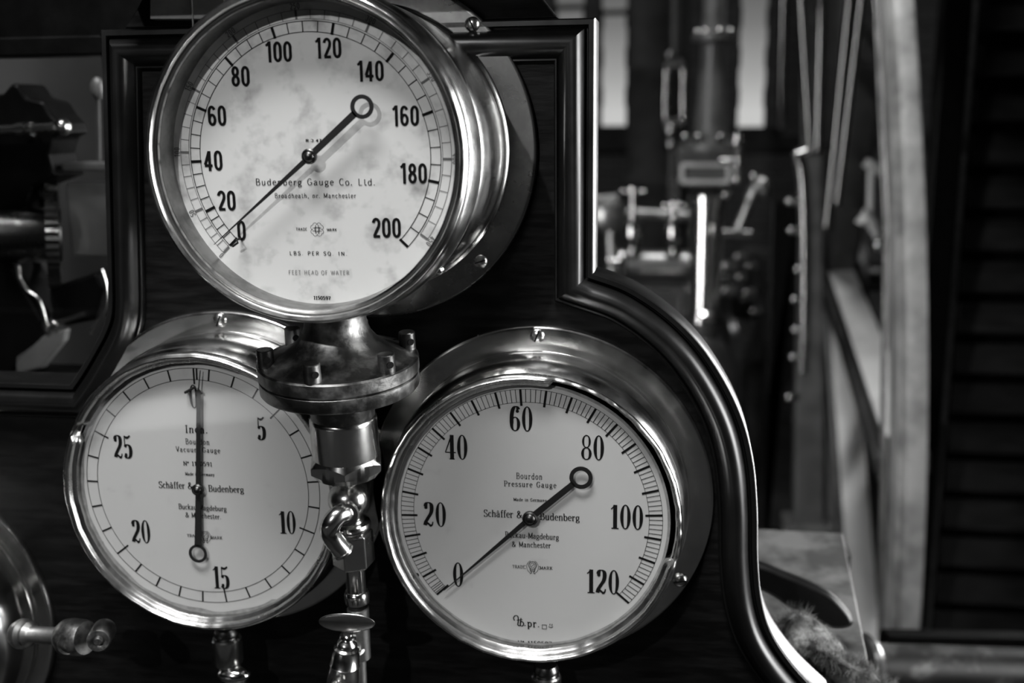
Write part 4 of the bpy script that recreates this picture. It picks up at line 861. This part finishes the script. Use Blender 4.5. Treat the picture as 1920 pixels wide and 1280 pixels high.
# big cast column
Y = 5.4; s = mpp(1233, 200, Y); b0 = at(1233, 1200, Y); xx = at(1233, 200, Y).x; yy = Y
zf = lambda y_, Y_=Y: at(1233, y_, Y_).z
J = MB(); R_ = 56*s
J.lathe([(0, FZ), (R_*1.6, FZ), (R_*1.6, FZ+.3), (R_*1.25, FZ+.35), (R_*1.1, zf(360)), (R_*1.18, zf(348)), (R_*1.22, zf(338)), (R_*1.1, zf(326)), (R_, zf(318)), (R_, zf(136)), (R_*1.04, zf(133)), (R_*1.04, zf(119)), (R_, zf(116)), (R_*1.0, 3.2), (0, 3.2)], (xx, yy, 0), (0, 0, 1), 40)
tag(obj('iron_column', J, STONE, loc=(xx, yy, FZ)), 'thick dark cast iron column between the two tall windows', 'column')
# turnbuckle
Y = 4.2; s = mpp(1265, 160, Y)
t = thing('turnbuckle_rod', 'hanging tie rod with long open turnbuckle in front of the dark column', 'rod', at(1265, 300, Y))
J = MB(); rod(J, (1266, -420), (1265, 100), Y, 8); rod(J, (1262, 228), (1258, 420), Y, 8); obj('tie_rod', J, IRON_L, t)
J = MB(); rod(J, (1249, 130), (1247, 226), Y, 7); rod(J, (1281, 130), (1280, 226), Y, 7); J.bar(at(1249, 130, Y), at(1262, 112, Y), 14*s, 12*s); J.bar(at(1281, 130, Y), at(1268, 112, Y), 14*s, 12*s); J.bar(at(1244, 228, Y), at(1284, 228, Y), 12*s, 14*s); obj('turnbuckle', J, STEEL, t)
J = MB(); J.sphere(at(1256, 104, Y), 11*s, 14); obj('lock_nut', J, STEEL, t)
for py, r_ in ((246, 15), (272, 11)):
    J = MB(); J.sphere(at(1257, py, Y), r_*s, 14, (1, 1, 1.3)); obj('lock_nut', J, STEEL, t)
# valve standard
Y = 2.9; s = mpp(1330, 300, Y); cx = at(1333, 260, Y); 
t = thing('valve_standard', 'tapered iron standard on a polished upright cylinder beside the right-hand window', 'engine part', Vector((cx.x, Y, FZ)))
zf = lambda y_: at(1325, y_, Y).z
J = MB(); J.lathe([(0, zf(282)), (62*s, zf(282)), (62*s, zf(268)), (34*s, zf(262)), (31*s, zf(250)), (26*s, zf(160)), (22*s, zf(85)), (27*s, zf(80)), (40*s, zf(76)), (40*s, zf(62)), (26*s, zf(58)), (20*s, zf(40)), (22*s, zf(-200)), (0, zf(-200))], (cx.x, Y, 0), (0, 0, 1), 36); obj('standard', J, IRON_L, t)
for k in range(8):
    a = k*PI/4+.3; J = MB(); q = Vector((cx.x+52*s*math.cos(a), Y+52*s*math.sin(a), zf(268))); J.cyl(q, q+Vector((0, 0, 12*s)), 9*s, 8*s, 6); J.sphere(q+Vector((0, 0, 12*s)), 7*s, 12); obj('nut', J, CHROME, t)
    J = MB(); q = Vector((cx.x+33*s*math.cos(a), Y+33*s*math.sin(a), zf(62))); J.sphere(q, 8*s, 12); obj('nut', J, CHROME, t)
J = MB(); bx0 = at(1272, 288, Y); bx1 = at(1372, 346, Y); cz = (bx0.z+bx1.z)/2; xm = (bx0.x+bx1.x)/2
J.box((xm, Y, cz), (bx1.x-bx0.x, .14, bx0.z-bx1.z)); J.box((xm+.01, Y, zf(284)), ((bx1.x-bx0.x)*1.15, .15, 12*s)); obj('head_block', J, IRON_L, t, smooth=0, bevel=.004)
J = MB(); fx0 = at(1279, 309, Y-.08); fx1 = at(1366, 341, Y-.08); w_ = 7*s
for a, b_ in (((1279, 309), (1366, 309)), ((1279, 341), (1366, 341)), ((1279, 309), (1279, 341)), ((1366, 309), (1366, 341))): J.bar(at(*a, Y-.076), at(*b_, Y-.076), w_, .012)
obj('frame_plate', J, FRAMEP, t, smooth=0, bevel=.002)
cx2 = at(1323, 480, Y); J = MB(); J.lathe([(0, zf(600)), (36*s, zf(600)), (36*s, zf(584)), (32*s, zf(580)), (32*s, zf(386)), (35*s, zf(384)), (35*s, zf(366)), (30*s, zf(362)), (22*s, zf(350)), (0, zf(350))], (cx2.x, Y, 0), (0, 0, 1), 40); obj('polished_cylinder', J, MIRROR, t, label='polished steel upright cylinder')
J = MB(); J.lathe([(0, FZ), (70*s, FZ), (60*s, zf(700)), (46*s, zf(650)), (30*s, zf(630)), (34*s, zf(612)), (34*s, zf(602)), (0, zf(602))], (cx2.x, Y, 0), (0, 0, 1), 32); obj('pedestal', J, IRON, t)
J = MB(); J.bar(at(1258, 332, Y), at(1268, 372, Y), 16*s, .03); obj('side_strut', J, STEEL, t)
for px, py, r_ in ((1272, 385, 9), (1360, 365, 9), (1292, 490, 6)):
    J = MB(); J.sphere(at(px, py, Y-.05), r_*s, 14); obj('ball_handle', J, CHROME, t)
# hand wheel seen edge on
Y = 2.7; s = mpp(1381, 300, Y); hw = thing('handwheel', 'small bright handwheel seen edge-on beside the framed iron block', 'wheel', at(1381, 300, Y))
hc = at(1381, 302, Y); J = MB(); J.torus(hc, (1, 0, .08), 40*s, 5*s, 40, 10); J.cyl(hc-Vector((30*s, 0, 0)), hc+Vector((6*s, 0, 0)), 6*s); 
for k in range(4): J.bar(hc, hc+Vector((0, math.sin(k*PI/2+.4), math.cos(k*PI/2+.4)))*40*s, 6*s, 6*s)
obj('rim', J, STEEL, hw)
for y_ in (266, 297, 317, 338):
    J = MB(); J.sphere(at(1381, y_, Y-.05), 9.5*s, 16); obj('knob', J, CHROME, hw)
# oil cups and valve chests
def oilcup(px, top, y0, y1, wpx, name, lbl, Y=3.2):
    s = mpp(px, y0, Y); x0 = at(px, (y0+y1)/2, Y); z = lambda y_: at(px, y_, Y).z
    t = thing(name, lbl, 'oil cup', Vector((x0.x, Y, z(y1+14)))); r = wpx/2*s
    J = MB(); J.lathe([(0, z(y1+14)), (r*.4, z(y1+14)), (r*.4, z(y1)), (r*.8, z(y1-2)), (r, z(y1-10)), (r, z(y0+8)), (r*.8, z(y0)), (r*.45, z(y0-3)), (0, z(y0-3))], (x0.x, Y, 0), (0, 0, 1), 28); obj('cup', J, CHROME, t)
    J = MB(); J.lathe([(0, z(y0)), (r*.35, z(y0)), (r*.35, z(y0-8)), (r*.6, z(y0-10)), (r*.6, z(y0-14)), (r*.36, z(y0-16)), (r*.36, z(top+14)), (r*.7, z(top+12)), (r*.7, z(top+6)), (r*.3, z(top)), (0, z(top))], (x0.x, Y, 0), (0, 0, 1), 20); J.cyl((x0.x-r*1.2, Y, z(top+14)), (x0.x+r*1.2, Y, z(top+14)), r*.16); obj('filler', J, CHROME, t)
oilcup(1186, 345, 416, 462, 36, 'oil_cup', 'bright round oil cup on the horizontal valve chest, nearest the gauge board')
oilcup(1262, 372, 418, 464, 32, 'oil_cup', 'duller oil cup between the bright oil cup and the polished upright cylinder')
Y = 3.25; s = mpp(1220, 500, Y)
t = thing('valve_chest', 'horizontal grey iron valve chest with bolted end cover seen over the board shoulder', 'engine part', at(1220, 700, Y))
J = MB(); J.cyl(at(1166, 492, Y), at(1300, 494, Y), 24*s, None, 36, 3*s); obj('upper_barrel', J, STEEL_R, t)
J = MB(); J.cyl(at(1162, 492, Y), at(1175, 492, Y), 30*s, None, 36, 3*s); obj('end_cover', J, STEEL, t)
J = MB(); J.sphere(at(1147, 490, Y-.03), 9*s, 14); J.cyl(at(1140, 490, Y-.03), at(1165, 491, Y-.03), 8*s); obj('tail_nut', J, CHROME, t)
J = MB(); a, b_ = at(1160, 530, Y), at(1290, 720, Y); J.box(((a.x+b_.x)/2, Y+.05, (a.z+FZ)/2), (b_.x-a.x, .2, a.z-FZ)); obj('chest', J, IRON_L, t, smooth=0, bevel=.008)
J = MB(); J.bar(at(1196, 541, Y-.06), at(1275, 543, Y-.06), 14*s, .02); J.bar(at(1277, 541, Y-.06), at(1277, 620, Y-.06), 8*s, .02); obj('cover_plate', J, STEEL, t, smooth=0, bevel=.003)
J = MB(); J.lathe([(0, -20*s), (30*s, -20*s), (34*s, -10*s), (34*s, 12*s), (18*s, 22*s), (0, 22*s)], at(1146, 405, Y+.1), (.2, -1, 0), 32); J.cyl(at(1100, 376, Y+.1), at(1158, 372, Y+.1), 10*s); J.cyl(at(1175, 400, Y+.1), at(1290, 405, Y+.1), 12*s); J.cyl(at(1146, 430, Y+.1), at(1150, 560, Y+.1), 16*s); J.cyl(at(1186, 462, Y), at(1186, 492, Y), 8*s); J.cyl(at(1262, 464, Y), at(1262, 492, Y), 8*s); obj('oil_manifold', J, STEEL_R, t)
# lever and gear
Y = 2.8; s = mpp(1400, 400, Y)
t = thing('crank_lever', 'grey crank lever with rounded top standing right of the polished upright cylinder', 'lever', at(1382, 440, Y))
J = MB(); J.tube(spline([at(1382, 432, Y), at(1392, 410, Y), at(1406, 375, Y), at(1420, 348, Y), at(1432, 345, Y)], 6), [9*s]*12+[13*s]*8+[15*s]*5, 14); J.sphere(at(1432, 352, Y), 15*s, 18, (.9, .8, 1.3)); obj('arm', J, STEEL_R, t)
J = MB(); J.cyl(at(1356, 436, Y), at(1408, 438, Y), 8*s, None, 16); obj('foot', J, STEEL, t)
J = MB(); J.sphere(at(1412, 331, Y), 8*s, 12); obj('oiler', J, CHROME, t)
Y = 3.4; s = mpp(1410, 560, Y)
t = thing('gear_wheel', 'dark toothed gear wheel seen nearly edge-on right of the polished upright cylinder', 'gear', at(1420, 720, Y))
gc = at(1415, 575, Y); gax = Vector((-.93, -.36, .05)).normalized()
J = MB()
def tooth(a, r, h, k): return (r*(1.09 if int(a/(2*PI)*72) % 2 else 1.0), h) if k in (2, 3) else (r, h)
J.lathe([(0, -.01), (.10, -.01), (.21, -.045), (.21, .045), (.15, .045), (.14, .02), (0, .02)], gc, gax, 144, tooth); obj('toothed_rim', J, IRON, t, smooth=25)
for k, (px, py, r_) in enumerate(((1372, 500, 13), (1368, 520, 11), (1374, 545, 14), (1396, 482, 9), (1416, 500, 8), (1412, 550, 10), (1424, 585, 9), (1398, 520, 8))):
    J = MB(); q = at(px, py, Y-.12); J.cyl(q, q+gax*.03, r_*s, r_*s*.8, 8); J.sphere(q+gax*.03, r_*s*.75, 12); obj('stud', J, STEEL_R, t)
J = MB(); J.cyl(gc-gax*.02, gc+gax*.08, .06, .05, 24); obj('hub', J, STEELD, t)
J = MB(); J.cyl(gc+gax*.0-Vector((0, 0, .18)), Vector((gc.x, gc.y, FZ)), .05, .06, 20); obj('pillar', J, IRON, t)
# bearing pedestal with bolts
Y = 2.6; s = mpp(1518, 600, Y)
t = thing('bearing_pedestal', 'tall grey bearing pedestal with bolt heads down its left side, left of the flywheel hub', 'engine part', Vector((at(1515, 800, Y).x, Y, FZ)))
J = MB(); pp = [at(x_, y_, Y) for x_, y_ in ((1490, 292), (1500, 280), (1530, 278), (1542, 290), (1545, 700), (1545, 990), (1490, 990), (1494, 720), (1500, 560), (1503, 420), (1500, 340))]
J.prism(pp, (0, .10, 0)); q = at(1518, 985, Y); J.box((q.x, Y+.05, (q.z+FZ)/2), (.16, .14, q.z-FZ)); obj('upright', J, IRON_L, t, smooth=0, bevel=.006)
J = MB(); J.tube(spline([at(x_, y_, Y-.01) for x_, y_ in ((1492, 290), (1502, 320), (1507, 400), (1508, 560), (1504, 700))], 6), 7*s, 10); J.tube([at(1492, 290, Y-.01), at(1510, 284, Y-.01), at(1534, 280, Y-.01)], 6*s, 10); obj('edge_bead', J, STEEL, t)
for px, py in ((1478, 378), (1482, 432), (1494, 505), (1488, 562), (1490, 618), (1486, 670), (1478, 745), (1534, 276), (1556, 336)):
    J = MB(); q = at(px, py, Y-.02); J.cyl(q+Vector((.03, .03, 0)), q, 9*s, 8*s, 6); J.sphere(q, 7*s, 12); obj('bolt', J, STEEL, t)
J = MB(); J.prism([at(x_, y_, Y+.1) for x_, y_ in ((1448, 376), (1500, 376), (1500, 700), (1440, 760), (1440, 1000), (1500, 1000), (1500, 1100), (1430, 1100))], (0, .05, 0)); obj('back_plate', J, PAINT, t, smooth=0, bevel=.004)
# upright valve rods
rods = [((1470, -30), (1464, 238), 9, 3.4, 'thin bright upright rod nearest the right-hand window'), ((1500, -30), (1519, 285), 7, 2.4, 'dim slanting rod just right of the rod nearest the window'),
        ((1541, -30), (1533, 280), 9, 2.5, 'bright upright rod standing on the bearing pedestal'), ((1596, -30), (1550, 425), 8, 2.45, 'slanting rod left of its close twin, right of the pedestal rod'), ((1619, -30), (1570, 380), 8, 2.3, 'slanting rod nearest the dark flywheel spoke')]
for p, q, r_, Y, lbl in rods:
    J = MB(); rod(J, p, q, Y, r_); J.sphere(at(*q, Y), r_*1.15*mpp(*q, Y), 12)
    tag(obj('valve_rod', J, ROD, loc=at(*q, Y)), lbl, 'rod', 'upright rods by the flywheel')
# flywheel
RW = 2.0; hubc = Vector((.6470, 3.7366, -.6625)); ef = Vector((.05224, .99863, 0)); upw = Vector((-.06, 0, 1)); upw = (upw-ef*ef.dot(upw)).normalized(); wax = ef.cross(upw)
fw = thing('flywheel', 'great spoked iron flywheel seen edge-on with pale worn rim at the right', 'wheel', hubc-Vector((0, 0, RW)))
sr = mpp(1712, 600, 1.75); hw_ = 27*sr
J = MB(); J.lathe([(RW-.15, -hw_), (RW-.004, -hw_), (RW, -hw_*.92), (RW+.004, -hw_*.8), (RW-.004, -hw_*.70), (RW-.006, -hw_*.50), (RW+.004, -hw_*.40), (RW+.008, hw_*.1), (RW+.004, hw_*.9), (RW, hw_), (RW-.15, hw_), (RW-.15, -hw_)], hubc, wax, 220, up=upw); obj('rim', J, RIM, fw, smooth=30)
J = MB(); J.lathe([(0, -.11), (.14, -.11), (.155, -.095), (.155, .095), (.14, .11), (0, .11)], hubc, wax, 40); obj('hub', J, IRON_L, fw)
for k in range(8):
    a = math.radians(-6+45*k)
    dd = -ef*math.cos(a)+upw*math.sin(a)
    J = MB(); J.bar(hubc+dd*.13, hubc+dd*(RW-.148), .15, .10, side=wax); J.bar(hubc+dd*.13, hubc+dd*(RW-.148), .05, .135, side=wax); spk = obj('spoke', J, IRON, fw, smooth=0, bevel=.005)
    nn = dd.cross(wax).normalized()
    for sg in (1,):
        J = MB(); J.bar(hubc+dd*.15+nn*sg*.077, hubc+dd*(RW-.155)+nn*sg*.077, .006, .094, side=wax); obj('lit_face', J, SPOKE_LIT, spk, smooth=0, label='pale machined spoke face')  # pale slab added only on the upper side, where light falls; not a machined face
J = MB(); J.cyl(hubc-wax*.35, hubc+wax*.25, .06, None, 28); obj('shaft', J, STEELD, fw)
t = thing('shaft_bearing', 'small bright bearing cap and nuts between the flywheel hub and its rim', 'bearing', at(1622, 470, 2.7))
sb_ = mpp(1625, 430, 2.7)
J = MB(); J.tube([at(1616, 420, 2.7), at(1622, 404, 2.7), at(1634, 418, 2.7), at(1645, 444, 2.7)], [13*sb_, 14*sb_, 11*sb_, 7*sb_], 14); obj('cap', J, FRAMEP, t)
J = MB(); J.sphere(at(1645, 460, 2.65), 10*sb_, 14); obj('nut', J, CHROME, t)
J = MB(); J.bar(at(1622, 304, 2.7), at(1668, 330, 2.7), 18*sb_, .05); J.bar(at(1632, 310, 2.72), at(1630, 420, 2.72), 10*sb_, .03); obj('bracket', J, FRAMEP, t, smooth=0, bevel=.004)
# edge strip: bright left flange of guard
J = MB(); rod(J, (1640, -30), (1660, 430), 1.55, 5); rod(J, (1660, 430), (1650, 1195), 1.55, 5); tag(obj('guard_rod', J, STEEL_R, loc=at(1650, 1195, 1.55)), 'thin grey upright rod running close along the left of the flywheel rim', 'rod')
# louvred screen and post at the right
Y = 2.3
J = MB(); a, b_ = at(1744, 300, Y), at(1796, 300, Y); J.box(((a.x+b_.x)/2, Y, .3), (b_.x-a.x, .08, 3.8)); po = tag(obj('dark_post', J, PAINT, smooth=0, bevel=.004, loc=((a.x+b_.x)/2, Y, FZ)), 'flat black upright post between the flywheel rim and the louvres', 'post')
t = thing('louvred_screen', 'dark wooden louvred screen with wide slats filling the right edge', 'screen', Vector((at(1880, 600, Y).x+.1, Y+.05, FZ)))
J = MB(); x0 = at(1796, 600, Y+.06).x; x1 = x0+.75; dz = at(1850, 470, Y+.06).z-at(1850, 548, Y+.06).z; z0 = at(1850, 440, Y+.06).z
for k in range(-14, 12):
    J.box(((x0+x1)/2, Y+.06, z0+k*dz), (x1-x0, .012, dz*.72), Matrix.Rotation(math.radians(-12), 3, 'X'))
obj('slats', J, SLAT, t, smooth=0)
J = MB(); J.box(((x0+x1)/2, Y+.10, .3), (x1-x0, .01, 3.8)); J.box((x1+.03, Y+.06, .3), (.06, .08, 3.8)); obj('backing', J, PAINT, t, smooth=0)
# grey plinth panels low behind the board shoulder
Y = 6.0
J = MB(); a, b_ = at(1590, 760, Y), at(1665, 1100, Y); J.box(((a.x+b_.x)/2, Y, (a.z+FZ)/2), (b_.x-a.x, .05, a.z-FZ)); tag(obj('base_panel', J, TABLE, smooth=0, bevel=.01, loc=((a.x+b_.x)/2, Y, FZ)), 'pale panel low behind the lower flywheel spoke', 'panel')
